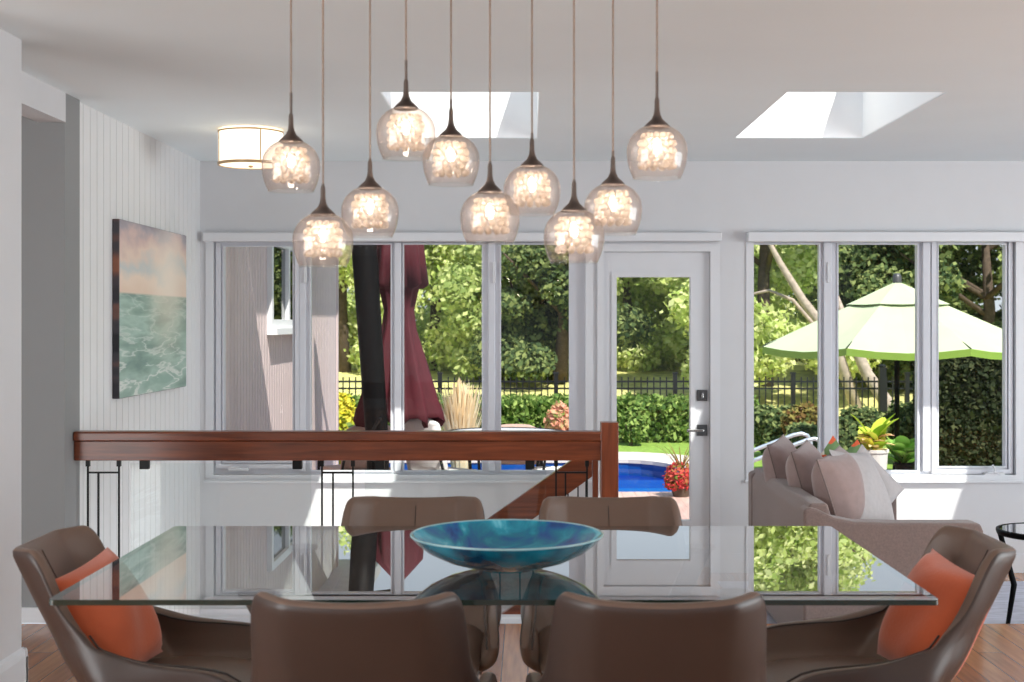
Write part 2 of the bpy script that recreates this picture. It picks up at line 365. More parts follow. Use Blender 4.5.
q.prism(prof, 2, -1.2, CEIL); struct(q.build('wall_left', M['panel']))
# right and rear walls, off the picture, with window openings for daylight
t = MB(); rect_hole_wall(t, -3.6, ZW+.1, LIV, CEIL, [(-.2, 5.2, .3, 2.1)], 7.0, 7.12)
t.v = [(y_, x_, z_) for x_, y_, z_ in t.v]; struct(t.build('wall_right', M['wall'], fix=False))
t = MB(); rect_hole_wall(t, -4.7, 7.1, 0, CEIL, [(-2.2, 5.2, .3, 2.3)], -3.7, -3.6); struct(t.build('wall_rear', M['wall'], fix=False))
# baseboard on the window wall
mb = MB()
for a, b in ((X(718, SW), 7.0),): mb.box((a, ZW-.018, LIV), (b, ZW, LIV+.11)); mb.box((a, ZW-.012, LIV+.11), (b, ZW, LIV+.125))
mb.box((-2.163, ZW-.018, -.60), (.1, ZW, -.53)); mb.box((-2.163, ZW-.011, -.53), (.1, ZW, -.50))
struct(mb.build('baseboard_back', M['trim']))

# ---------------------------------------------------------------- windows
def window(name, box, glasses, sashes, label):
    r = sroot(name, (0, ZW, 0), label, 'window'); x0, x1, z0, z1 = box
    fr = MB(); SG = F/(ZW+.045); g = [(X(a-.6, SG), X(b+.6, SG), Z(zb, SG), Z(za, SG)) for a, b, za, zb in glasses]
    t = MB(); rect_hole_wall(t, x0, x1, z0, z1, g, .045, .11); fr = t; fr.build('window_frame', M['pvc'], r, fix=False)
    # inner casing projecting a little
    c = MB(); e = .03
    rect_hole_wall(c, x0-.02, x1+.02, z0-.015, z1+.03, [(x0+e, x1-e, z0+e*.7, z1)], -.012, .045); c.build('casing', M['trim'], r, fix=False)
    sl = MB(); sl.box((x0-.03, -.03, z0-.03), (x1+.03, -.0125, z0-.012)); sl.build('sill', M['trim'], r, bevel=.004)
    for (a, b, c0, d) in g:
        p = MB(); p.add([(a-.005, .077, c0-.005), (b+.005, .077, c0-.005), (b+.005, .077, d+.005), (a-.005, .077, d+.005)], [(0, 1, 2, 3)]); p.build('pane', M['winglass'], r)
        bd = MB(); i = .005; rect_hole_wall(bd, a-.004, b+.004, c0-.004, d+.004, [(a+i, b-i, c0+i, d-i)], .032, .05); bd.build('glazing_bead', M['pvc'], r, fix=False)
    for k in sashes:
        a, b, c0, d = g[k]; s_ = MB(); m_ = .045
        rect_hole_wall(s_, a-m_, b+m_*.9, c0-.04, d+.03, [(a-.012, b+.012, c0-.012, d+.012)], .02, .05); s_.build('sash', M['pvc'], r, fix=False, bevel=.004)
        cx = b-.09 if k else a+.11
        h = MB(); h.box((cx-.065, -.01, c0-.052), (cx+.065, .03, c0-.032)); h.tube([(cx+.03, -.012, c0-.04), (cx-.01, -.02, c0-.028), (cx-.055, -.02, c0-.03)], .007)
        if k: h.tube([(cx, -.01, c0-.04), (cx-.005, -.02, c0-.0), (cx-.02, -.02, c0+.02)], .007)
        h.build('crank_handle', M['trim'], r, smooth=False)
    return r, g
r1, g1 = window('window_1', W1, [(224, 293, 246, 462), (311, 391, 244, 471), (404, 482, 244, 471), (501, 569, 244, 471)], [0], 'four-pane white window behind the wooden railing')
r2, g2 = window('window_2', W2, [(751, 819, 244, 474), (838, 917, 244, 471), (938, 1005, 244, 467)], [2], 'three-pane white window behind the sofa')
# latches and mullion covers
q = MB()
for px in (302, 397.5, 491.5): q.box((X(px-3.5, SW), .02, SILL+.04), (X(px+3.5, SW), .046, WT))
q.build('mullion_cover', M['pvc'], r1, bevel=.006)
q = MB()
for px in (828.5, 927.5): q.box((X(px-4, SW), .015, SILL+.04), (X(px+4, SW), .046, WT))
q.build('mullion_cover', M['pvc'], r2, bevel=.006)
for px, rr in ((494, r1), (305, r1), (829, r2)):
    q = MB(); q.box((X(px-1.5, SW), .0, Z(283, SW)), (X(px+1.5, SW), .02, Z(262, SW))); q.build('latch', M['trim'], rr, bevel=.003)
# door
r = sroot('door_1', (0, ZW, 0), 'white glazed garden door with square black hardware', 'door'); x0, x1, z0, z1 = DR
gd = (X(617, SW), X(690.5, SW), Z(521, SW), Z(277, SW))
t = MB(); rect_hole_wall(t, x0+.02, x1-.02, LIV+.03, z1-.02, [gd], .03, .075); t.build('door_slab', M['trim'], r, fix=False, bevel=.003)
t = MB(); rect_hole_wall(t, x0-.025, x1+.045, LIV, z1+.035, [(x0+.018, x1-.018, LIV-.01, z1-.018)], -.018, .1); t.build('door_casing', M['trim'], r, fix=False, bevel=.004)
t = MB(); e = .022; rect_hole_wall(t, gd[0]-e*1.6, gd[1]+e*1.6, gd[2]-e*1.6, gd[3]+e*1.6, [(gd[0]-.003, gd[1]+.003, gd[2]-.003, gd[3]+.003)], .018, .032); t.build('glazing_bead', M['trim'], r, fix=False, bevel=.004)
q = MB(); q.add([(gd[0], .052, gd[2]), (gd[1], .052, gd[2]), (gd[1], .052, gd[3]), (gd[0], .052, gd[3])], [(0, 1, 2, 3)]); q.build('pane', M['winglass'], r)
q = MB(); q.box((x0, 0, LIV-.005), (x1, .14, LIV+.028)); q.build('threshold', M['brass'], r)
q = MB(); q.box((X(697.5, SW), .008, Z(401, SW)), (X(707.5, SW), .03, Z(390, SW))); o = q.build('deadbolt', M['hardware'], r, bevel=.003)
q = MB(); q.box((X(701.5, SW), -.004, Z(398, SW)), (X(703.5, SW), .008, Z(393, SW))); q.build('thumb_turn', M['chrome'], o, bevel=.001)
q = MB(); q.box((X(697.5, SW), .008, Z(436, SW)), (X(707.5, SW), .03, Z(425, SW))); o = q.build('handle_plate', M['hardware'], r, bevel=.003)
zc = Z(430, SW); q = MB(); q.tube([(X(702, SW), .01, zc), (X(702, SW), -.045, zc)], .009); q.box((X(686, SW), -.055, zc-.008), (X(703, SW), -.04, zc+.008)); q.build('lever_handle', M['chrome'], o, bevel=.003)
# shade cassettes above the glass
q = MB(); q.box((X(206, SW), ZW-.11, Z(242, SW)), (X(719.5, SW), ZW-.014, Z(233.5, SW))); o = q.build('shade_cassette', M['trim'], bevel=.006)
tag(o, 'long white roller shade cassette above the left windows and the door', 'blind')
q = MB(); q.box((X(745.5, SW), ZW-.11, Z(242.5, SW)), (X(1030, SW), ZW-.014, Z(233, SW))); o = q.build('shade_cassette', M['trim'], bevel=.006)
tag(o, 'white roller shade cassette above the window behind the sofa', 'blind')

# ---------------------------------------------------------------- railing
RY = 6.40; SR = F/RY
r = thing('stair_railing', 'reddish wooden railing with glass and black bars across the stair opening', 'railing', (0, RY, 0))
za, zb = Z(431, SR), Z(460, SR)
xl, xr = -2.142, X(601, SR)
q = MB(); q.prism([(-.045, zb+.094), (-.045, za-.006), (-.04, za), (.04, za), (.045, za-.006), (.045, zb+.094)], 0, xl, xr); q.build('handrail_cap', M['railwood'], r, bevel=.004)
q = MB(); q.box((xl, -.03, zb), (xr, .03, zb+.092)); q.build('rail_board', M['railwood'], r, bevel=.003)
wpost = wood('post_cherry', (96, 44, 22), (138, 70, 40), .3, axis=2)
q = MB(); q.box((X(600.5, SR), -.04, -.45), (X(618, SR), .045, Z(422, SR))); q.build('newel_post', wpost, r, bevel=.003)
for xs in ((88, 98.5, 119), (322, 333, 353), (556, 565.5, 587)):
    q = MB()
    zt = zb+.0; zc_ = Z(472.5, SR); zd = Z(608, SR); h = .0042
    for k, px in enumerate(xs): q.box((X(px, SR)-h, -h, .0 if k != 1 else zd), (X(px, SR)+h, h, zt if k != 1 else zc_))
    q.box((X(xs[0], SR), -h, zc_-h), (X(xs[2], SR), h, zc_+h)); q.box((X(xs[0], SR), -h, zd-h), (X(xs[2], SR), h, zd+h))
    for px in (xs[0], xs[2]): q.box((X(px, SR)-.009, -.009, zt-.03), (X(px, SR)+.009, .009, zt)); q.box((X(px, SR)-.009, -.009, -.02), (X(px, SR)+.009, .009, .012))
    q.build('baluster', M['black'], r)
for a, b in ((131, 311), (365, 546)):
    q = MB(); q.box((X(a, SR), -.005, .03), (X(b, SR), .005, zb-.015)); q.build('glass_panel', M['railglass'], r)
for px in (144.7, 297.5, 380, 530):
    for zz in (Z(469, SR), Z(626, SR)):
        q = MB(); q.box((X(px-4.6, SR), -.014, zz), (X(px+4.6, SR), .014, zz+.044)); q.build('glass_clamp', M['black'], r, bevel=.002)
q = MB(); q.box((-2.16, -.178, -.03), (SX1+.02, .06, -.0205+.02)); q.v = [(x, y, z+.0) for x, y, z in q.v]
q = MB(); q.box((-2.16, .02-.06, -.3), (SX1-.02, .03, -.002)); q.build('base_rail', M['trim'], r, bevel=.003)
# inner stair rail sloping down to the left
SY = 7.62; SS = F/SY
r = thing('stair_handrail', 'sloping wooden stair rail going down left behind the long railing', 'railing', (0, SY, 0))
q = MB(); pts = [(489, 518), (592, 445.5), (592, 476), (450, 578), (430, 578), (430, 561)]
q.prism([(X(a, SS), Z(b, SS)) for a, b in pts], 1, -.03, .03); q.build('rail_board', M['railwood'], r, bevel=.003)
q = MB(); q.box((X(592.5, SS), -.03, LIV), (X(598, SS), .03, Z(440, SS))); q.build('newel_post', wpost, r, bevel=.003)
q = MB(); pts = [(565, 570), (592, 553), (592, 572), (470, 658), (440, 658), (440, 656)]
q.prism([(X(a, SS), Z(b, SS)) for a, b in pts], 1, -.025, .025); q.build('stringer', M['railwood'], r, bevel=.003)
for px in (578, 586, 560, 568, 540, 548, 520, 500): q = MB(); q.box((X(px, SS)-.004, -.004, Z(575+(592-px)*.6, SS)), (X(px, SS)+.004, .004, Z(474+(592-px)*.70, SS))); q.build('baluster', M['black'], r)

# ---------------------------------------------------------------- painting
def paintmat():
    m, n, b = base('seascape_paint'); L = n.links.new
    t = n.nodes.new('ShaderNodeTexCoord'); s = n.nodes.new('ShaderNodeSeparateXYZ'); L(t.outputs['Object'], s.inputs[0])
    def ramp(src, stops):
        r = n.nodes.new('ShaderNodeValToRGB'); e = r.color_ramp.elements; e[0].position = stops[0][0]; e[0].color = lin(stops[0][1]); e[1].position = stops[-1][0]; e[1].color = lin(stops[-1][1])
        for p, c in stops[1:-1]: x = e.new(p); x.color = lin(c)
        L(src, r.inputs[0]); return r.outputs[0]
    def noise(sc_, scale, det, dist):
        nz = n.nodes.new('ShaderNodeTexNoise'); mp = n.nodes.new('ShaderNodeMapping'); mp.inputs['Scale'].default_value = sc_; L(t.outputs['Object'], mp.inputs[0]); L(mp.outputs[0], nz.inputs[0])
        nz.inputs['Scale'].default_value = scale; nz.inputs['Detail'].default_value = det; nz.inputs['Distortion'].default_value = dist; return nz.outputs[0]
    def mth(op, a_, b_, c_=None):
        x = n.nodes.new('ShaderNodeMath'); x.operation = op
        for i, v in enumerate((a_, b_, c_)):
            if v is None: continue
            if hasattr(v, 'is_output'): L(v, x.inputs[i])
            else: x.inputs[i].default_value = v
        return x.outputs[0]
    def mix(f, a_, b_):
        x = n.nodes.new('ShaderNodeMix'); x.data_type = 'RGBA'
        for i, v in ((0, f), (6, a_), (7, b_)):
            if hasattr(v, 'is_output'): L(v, x.inputs[i])
            else: x.inputs[i].default_value = v
        return x.outputs[2]
    def rng_(src, a0, a1, b0, b1):
        x = n.nodes.new('ShaderNodeMapRange'); L(src, x.inputs[0]); x.interpolation_type = 'SMOOTHSTEP'
        for i, v in enumerate((a0, a1, b0, b1)): x.inputs[i+1].default_value = v
        return x.outputs[0]
    zc = s.outputs[2]
    skf = mth('MULTIPLY_ADD', zc, 2.4, -1.3); skf = mth('MULTIPLY_ADD', mth('SUBTRACT', noise((1, 1.2, 2.6), 1.8, 5, .2), .5), 1.0, skf)
    sky = ramp(skf, [(0, (240, 214, 196)), (.22, (244, 222, 206)), (.40, (206, 210, 210)), (.58, (236, 212, 198)), (.74, (214, 186, 180)), (.88, (168, 160, 168)), (1, (140, 130, 142))])
    vd = n.nodes.new('ShaderNodeVectorMath'); vd.operation = 'DISTANCE'; L(t.outputs['Object'], vd.inputs[0]); vd.inputs[1].default_value = (0.04, .95, .66)
    sky = mix(rng_(vd.outputs[1], .02, .5, .8, 0), sky, lin((254, 240, 226)))
    wf = noise((1, .8, 4.6), 2.0, 4, .3)
    sea = ramp(wf, [(.32, (118, 146, 142)), (.45, (146, 176, 166)), (.55, (176, 202, 192)), (.66, (150, 182, 172))])
    cr = noise((1, .75, 5.5), 2.3, 5, .35); cr = mth('ABSOLUTE', mth('SUBTRACT', cr, .52), 0.0)
    lowm = rng_(zc, .0, .5, 1.0, .35)
    sea = mix(mth('MULTIPLY', rng_(cr, .0, .035, .8, 0), lowm), sea, lin((238, 240, 236)))
    sea = mix(rng_(vd.outputs[1], .0, .6, .6, 0), sea, lin((244, 226, 208)))
    mmo = mix(rng_(zc, .545, .56, 0, 1), sea, sky)
    class _O: outputs = {2: mmo}
    mm = _O
    L(mm.outputs[2], b.inputs['Base Color']); b.inputs['Roughness'].default_value = .35
    return m
def edgemat():
    m, n, b = base('painted_canvas_edge'); L = n.links.new
    t = n.nodes.new('ShaderNodeTexCoord'); nz = n.nodes.new('ShaderNodeTexNoise'); nz.inputs['Scale'].default_value = 5; mp = n.nodes.new('ShaderNodeMapping'); mp.inputs['Scale'].default_value = (.1, .1, 1)
    L(t.outputs['Object'], mp.inputs[0]); L(mp.outputs[0], nz.inputs[0]); r = n.nodes.new('ShaderNodeValToRGB'); e = r.color_ramp.elements
    e[0].position = .42; e[0].color = lin((34, 34, 40)); e[1].position = .6; e[1].color = lin((150, 96, 74)); x = e.new(.5); x.color = lin((70, 66, 72))
    L(nz.outputs[0], r.inputs[0]); L(r.outputs[0], b.inputs['Base Color']); return m
r = thing('seascape_painting', 'unframed seascape canvas of teal waves and peach sky on the panelled wall', 'painting', (-2.162, 7.02, .99))
q = MB(); q.box((.0, 0, 0), (.036, 1.37, .937)); q.build('canvas_edge', edgemat(), r, bevel=.004)
q = MB()
q.box((.0362, .003, .003), (.0385, 1.367, .934)); q.build('painted_canvas', paintmat(), r)

# ---------------------------------------------------------------- flush ceiling lamp
r = thing('ceiling_lamp', 'round drum ceiling lamp with cream shade near the panelled wall', 'lamp', (-1.53, 7.45, CEIL))
q = MB(); q.lathe([(.0, 0), (.10, 0), (.10, -.02), (.0, -.02)], 32); q.build('mount', M['brass'], r)
q = MB(); q.lathe([(.176, -.018), (.176, -.195)], 48); o = q.build('lamp_shade', M['shade'], r, smooth=True)
q = MB(); q.lathe([(.179, -.012), (.179, -.02), (.17, -.02), (.17, -.012), (.179, -.012)], 48); q.lathe([(.180, -.185), (.180, -.2), (.17, -.2), (.17, -.185), (.180, -.185)], 48)
q.build('shade_ring', M['brass'], r, smooth=False)
q = MB(); q.lathe([(.001, -.196), (.168, -.196), (.168, -.192), (.001, -.192)], 48); q.build('diffuser', M['lens'], r)
q = MB(); q.lathe([(.001, -.212), (.012, -.208), (.014, -.2), (.001, -.197)], 16); q.build('finial', M['brass'], r, smooth=True)
for k in range(4):
    a = k*PI/2+.5; q = MB(); q.box((-.003, -.001, -.185), (.003, .003, -.02)); q.v = [((.177+y)*math.cos(a)-x*math.sin(a), (.177+y)*math.sin(a)+x*math.cos(a), z) for x, y, z in q.v]; q.build('shade_seam', M['brass'], r)

# ---------------------------------------------------------------- pendant lamps
PR = .0765
def make_pendant(name, label, cordlen, stem):
    r = thing(name, label, 'pendant lamp', group=None)
    q = MB(); q.tube([(0, 0, .10+stem), (0, 0, .10+cordlen)], .0026, 8); q.build('cord', M['cord'], r)
    q = MB(); q.tube([(0, 0, .10), (0, 0, .11+stem)], .0036, 8); q.build('stem', M['bronze'], r)
    q = MB(); q.lathe([(.0045, .135), (.006, .128), (.0065, .105), (.0085, .092), (.014, .080), (.024, .071), (.031, .064), (.033, .060), (.030, .058), (.001, .060)], 24); q.build('cap', M['bronze'], r, smooth=True)
    prof = []
    for k in range(12):
        a = math.radians(21+69*k/11); prof.append((PR*math.sin(a), PR*math.cos(a)*.88))
    for k in range(1, 11):
        h = .9*k/10; prof.append((PR*(1-(h/1.42)**2)**.5, -PR*h))
    q = MB(); q.lathe(prof, 40); b = q.build('glass_globe', M['globe'], r, smooth=True)
    q = MB(); rr, zz = prof[-1]; q.lathe([(rr+.0012, zz+.001), (rr+.0016, zz-.002), (rr-.001, zz-.003), (rr-.0015, zz+.001), (rr+.0012, zz+.001)], 40); q.build('rim', M['glass'], b, smooth=True)
    q = MB()
    for ring, (R_, n_) in enumerate(((.041, 11),)):
        for row in range(5 if ring == 0 else 1):
            for k in range(n_):
                a = 2*PI*(k+.5*(row % 2))/n_; rad = R_*(1.0 if row else .8)
                q.ball((rad*math.cos(a), rad*math.sin(a), .036-row*.0182), .0094, 10, 7)
    q.build('crystal_beads', M['bead'], r, smooth=True)
    q = MB(); q.ball((0, 0, .012), .0095, 12, 8, (1, 1, 2.0)); q.build('bulb', M['bulb'], r, smooth=True)
    return r
# px of cord, py of globe centre, distance, stem length (m), label
PEND = [(291, 165, 3.55, .08, 'leftmost glass pendant lamp, hanging high beside the ceiling lamp'),
        (323, 239, 3.42, .03, 'lowest glass pendant lamp at the left of the cluster'),
        (370, 211, 3.60, .03, 'third glass pendant lamp from the left, just above the top of the dark umbrella pole'),
        (406, 132, 3.48, .075, 'highest glass pendant lamp, in front of the left corner of a skylight'),
        (451, 159, 3.62, .05, 'glass pendant lamp hanging next to the highest one, before the skylight'),
        (490, 216, 3.45, .03, 'low glass pendant lamp in the middle of the cluster, in front of a window mullion'),
        (532, 189, 3.62, .04, 'glass pendant lamp under the right edge of the middle skylight'),
        (574, 235, 3.40, .03, 'lowest glass pendant lamp right of the middle, just left of the door'),
        (613, 208, 3.55, .04, 'glass pendant lamp hanging right above the door head'),
        (657, 151, 3.40, .09, 'rightmost glass pendant lamp, hanging high on a long dark stem')]
for px, py, d, st, lab in PEND:
    s = F/d; z = Z(py, s)
    p = make_pendant('pendant_lamp', lab, CEIL-.03-z-.10, st); p['group'] = 'glass pendant lamps over the table'
    p.location = (X(px, s), d, z)
q = MB(); q.box((-.62, 3.34, CEIL-.035), (.45, 3.68, CEIL-.0005)); o = q.build('pendant_canopy', M['bronze'], bevel=.008); tag(o, 'flat bronze ceiling plate the glass pendant lamps hang from', 'ceiling plate')

# ---------------------------------------------------------------- dining table
TN, TF = 3.11, 4.235; TX0, TX1 = -1.092, .935
r = thing('dining_table', 'rectangular clear glass dining table on slanted steel legs', 'table', (-.078, 3.67, 0))
def rrect(x0, x1, y0, y1, rad, n=6):
    o = []
    for cx, cy, a0 in ((x1-rad, y1-rad, 0), (x0+rad, y1-rad, 90), (x0+rad, y0+rad, 180), (x1-rad, y0+rad, 270)):
        for k in range(n+1): a = math.radians(a0+90*k/n); o.append((cx+rad*math.cos(a), cy+rad*math.sin(a)))
    return o
po = rrect(TX0+.062, TX1+.092, TN-3.67, TF-3.67, .014); n_ = len(po); TT = .75; TH = .013
q = MB(); q.add([(a, b, TT) for a, b in po], [tuple(range(n_))]); q.cur = 1; q.add([(a, b, TT-TH) for a, b in po], [tuple(reversed(range(n_)))]); q.cur = 2
q.add([(a, b, TT) for a, b in po]+[(a, b, TT-TH) for a, b in po], [(k, k+n_, (k+1)%n_+n_, (k+1)%n_) for k in range(n_)])
M['edge'] = mat('green_glass_edge', (18, 42, 37), .12, var=.05, spec=.8)
q.build('glass_top', [M['tabletop'], M['clear'], M['edge']], r, fix=False)
for sx_, xt in ((-1, -.58), (1, .58)):
    for yt in (-.40, .27):
        q = MB(); yb = -.20 if yt < 0 else .16; w_ = .032
        top = (xt, yt); bot = (xt*.42, yt*.9)
        rows = []
        for k in range(9):
            f = k/8; x = top[0]+(bot[0]-top[0])*f; y = top[1]+(bot[1]-top[1])*f; z = TT-TH-.012-(TT-TH-.022)*f; ww = .034-.008*math.sin(PI*f)
            rows += [(x-ww, y-.012, z), (x+ww, y-.012, z), (x+ww, y+.012, z), (x-ww, y+.012, z)]
        q.add(rows, [(4*k+i, 4*k+(i+1)%4, 4*k+4+(i+1)%4, 4*k+4+i) for k in range(8) for i in range(4)]+[(3,2,1,0), (32,33,34,35)])
        q.build('leg', M['basesteel'], r, bevel=.004)
        q = MB(); q.lathe([(.001, TT-TH-.0005), (.045, TT-TH-.0005), (.045, TT-TH-.008), (.02, TT-TH-.018), (.001, TT-TH-.018)], 24, (xt, yt, 0)); q.build('mounting_plate', M['basesteel'], r)
q = MB(); q.box((-.30, -.40, 0), (-.19, .30, .012)); q.box((.19, -.40, 0), (.30, .30, .012)); q.box((-.25, -.06, 0.012), (.25, .0, .03)); q.build('floor_plate', M['basesteel'], r, bevel=.003)

# ---------------------------------------------------------------- chairs
def make_chair():
    r = thing('dining_chair', 'chair', 'chair', group='taupe leather dining chairs around the glass table')
    half = []   # plan from centre back to arm front: (x, y, kind)
    W_, YB, YFr, rad = .262, -.20, .24, .10
    for k in range(9): half.append(((W_-rad)*k/8, YB, k/8*.35))
    for k in range(1, 17): a = PI/2*k/16; half.append((W_-rad+rad*math.sin(a), YB+rad-rad*math.cos(a), .35+.2*k/16))
    for k in range(1, 11): half.append((W_-.012*math.sin(PI*k/10), YB+rad+(YFr-YB-rad)*k/10, .55+.45*k/10))
    plan = [(-x, y, t) for x, y, t in reversed(half[1:])]+half
    def top(t):
        if t < .44: return .812+.008*(t/.44)**2
        if t < .465: return .82-.012*((t-.44)/.025)**2
        if t < .54:
            g = (t-.465)/.075; return .808-.238*(.25*g+.75*g*g*(3-2*g))
        if t < .70:
            g = (t-.54)/.16; return .570-.035*(1-(1-g)**2)
        f = (t-.70)/.30; return .535-.02*f-.06*f**6
    rows = 14; vs = []; n = len(plan)
    for j in range(rows):
        v = j/(rows-1)
        for x, y, t in plan:
            zt = top(t); zb_ = .385-.02*math.cos(min(t, 1)*PI)*0
            z = zb_+(zt-zb_)*v
            up = max(0, z-.43)
            back = max(0, min(1, (.80-t)/.45))
            k = 1-.17*max(0, min(1, (z-.50)/.10))*max(0, min(1, (.75-t)/.15)) - (.055*(1-v)**2)
            fl_ = max(0, min(1, (z-.54)/.12))*max(0, min(1, (.70-t)/.12)); yb_ = YB+(y-YB)*(1-.55*fl_)
            ub = max(0, .45-v)/.45; k -= .30*ub**2; z -= .028*ub**2
            yy = yb_+(.0-yb_)*.30*ub**2-.50*up*back + .06*(1-v)**2*(1 if y < 0 else -1)*(.6)
            # a gentle wrap: sides of the back curl forward a little
            yy += .10*up*(abs(x)/W_)**2*back
            vs.append((x*k, yy, z))
    fs = [(j*n+i, j*n+i+1, (j+1)*n+i+1, (j+1)*n+i) for j in range(rows-1) for i in range(n-1)]
    q = MB(); q.add(vs, fs)
    # bottom pan closes the shell under the seat
    o = q.build('shell', [M['shell'], M['leather']], r, smooth=True, fix=False)
    so_ = o.modifiers.new('solid', 'SOLIDIFY'); so_.thickness = .032; so_.offset = 1.0; so_.material_offset = 1; so_.material_offset_rim = 1
    so_.use_rim = True
    subsurf(o, 1)
    # faces seen from outside and behind use the darker leather
    edge = [vs[(rows-1)*n+i] for i in range(n)]
    for part in (edge[:13], edge[-13:]):
        q = MB(); q.tube([(x*.975, y+.006, z-.003) for x, y, z in part], .003, 6); q.build('piping', M['pipe'], r, smooth=True)
    # centre seam on the inside of the back
    c = n//2; q = MB(); q.tube([(0, vs[j*n+c][1]+.0015+(.0), vs[j*n+c][2]) for j in range(3, rows-1)], .0011, 5); q.build('back_seam', M['pipe'], r, smooth=True)
    # seat cushion
    g = 13; vv = []
    for j in range(g):
        for i in range(g):
            u = -1+2*i/(g-1); w2 = -1+2*j/(g-1)
            ex = .25*u*(1-.05*w2**2); ey = .02+.232*w2*(1-.03*u**2)
            vv.append((ex, ey, .452-.030*(u**6)-.028*(w2**6)+.004*(1-u*u)*(1-w2*w2)-(.018*max(0, w2)**2)))
    ff = [(j*g+i, j*g+i+1, (j+1)*g+i+1, (j+1)*g+i) for j in range(g-1) for i in range(g-1)]
    ring = [i for i in range(g)]+[j*g+g-1 for j in range(1, g)]+[(g-1)*g+i for i in range(g-2, -1, -1)]+[j*g for j in range(g-2, 0, -1)]
    k0 = len(vv); vv += [(vv[i][0]*.97, vv[i][1]*.97, .365) for i in ring]; m_ = len(ring)
    ff += [(ring[(k+1)%m_], ring[k], k0+k, k0+(k+1)%m_) for k in range(m_)]+[tuple(k0+k for k in reversed(range(m_)))]
    q = MB(); q.add(vv, ff); o = q.build('seat', M['leather'], r, smooth=True, bevel=0); subsurf(o, 1)
    for sx_ in (-1, 1):
        for (yt, yb) in ((.17, .22), (-.13, -.20)):
            q = MB(); q.tube([(sx_*.17, yt, .37), (sx_*.215, yb, .0)], [.016, .010], 10); q.build('leg', M['black'], r, smooth=True)
    q = MB(); q.box((-.19, -.15, .352), (.19, .19, .372)); q.build('seat_frame', M['black'], r, bevel=.004)
    return r
chair = make_chair()
chair.location = (-.368, 3.21, 0); chair['label'] = 'taupe leather chair with its back to the camera, left of the two nearest'
def put(x, y, rz, lab): return dup(chair, (x, y, 0), rz, lab)
put(.284, 3.21, 0, 'taupe leather chair with its back to the camera, right of the two nearest')
put(-.373, 4.11, PI, 'taupe leather chair on the far side of the table, behind the bowl on the left')
put(.267, 4.11, PI, 'taupe leather chair on the far side of the table, in front of the newel post')
put(-.93, 3.62, -PI/2, 'taupe leather armchair at the left end of the table, holding an orange cushion')
put(.86, 3.62, PI/2, 'taupe leather armchair at the right end of the table, holding an orange cushion')

# ---------------------------------------------------------------- cushions
def pillow_mesh(w_, h_, t_, n=17, pinch=.10, wav=.004):
    q = MB()
    for side in (1, -1):
        vv = []
        for j in range(n):
            for i in range(n):
                u = -1+2*i/(n-1); v = -1+2*j/(n-1)
                th = t_/2*max(0, (1-abs(u)**2.6)*(1-abs(v)**2.6))**.55
                kx = 1-pinch*(1-v*v)*.0-pinch*.55*(1-abs(v)**2)*abs(u)**3; kz = 1-pinch*.55*(1-abs(u)**2)*abs(v)**3
                wv = wav*math.sin(5*u+3*v*side)*(1-u*u)*(1-v*v)*2
                vv.append((u*w_/2*kx, side*th+wv, v*h_/2*kz))
        fs = [(j*n+i, j*n+i+1, (j+1)*n+i+1, (j+1)*n+i) for j in range(n-1) for i in range(n-1)]
        q.add(vv, fs if side < 0 else [tuple(reversed(f)) for f in fs])
    return q
def pillow(name, label, m, loc, rot, w_, h_, t_, group=None, pipe=None):
    q = pillow_mesh(w_, h_, t_); 
    r = thing(name, label, 'cushion', loc, 0, group); r.rotation_euler = rot
    o = q.build('cushion_cover', m, r, smooth=True, fix=False)
    if pipe:
        n = 17; e = []
        for k in range(n): e.append((-1+2*k/(n-1), -1))
        for k in range(1, n): e.append((1, -1+2*k/(n-1)))
        for k in range(n-2, -1, -1): e.append((-1+2*k/(n-1), 1))
        for k in range(n-2, -1, -1): e.append((-1, -1+2*k/(n-1)))
        pts = [(u*w_/2*(1-.055*(1-v*v)*abs(u)**3), 0, v*h_/2*(1-.055*(1-u*u)*abs(v)**3)) for u, v in e]
        b = MB(); b.tube(pts, .004, 6); b.build('piping', pipe, r, smooth=True)
    return r
pillow('orange_cushion', 'orange velvet cushion leaning in the chair at the left end of the table', M['orange'], (-1.12, 3.60, .60), (math.radians(27), math.radians(6), math.radians(-99)), .33, .33, .17, 'orange cushions in the end chairs')
pillow('orange_cushion', 'orange velvet cushion leaning in the chair at the right end of the table', M['orange'], (1.075, 3.58, .60), (math.radians(27), math.radians(-6), math.radians(101)), .33, .33, .17, 'orange cushions in the end chairs')

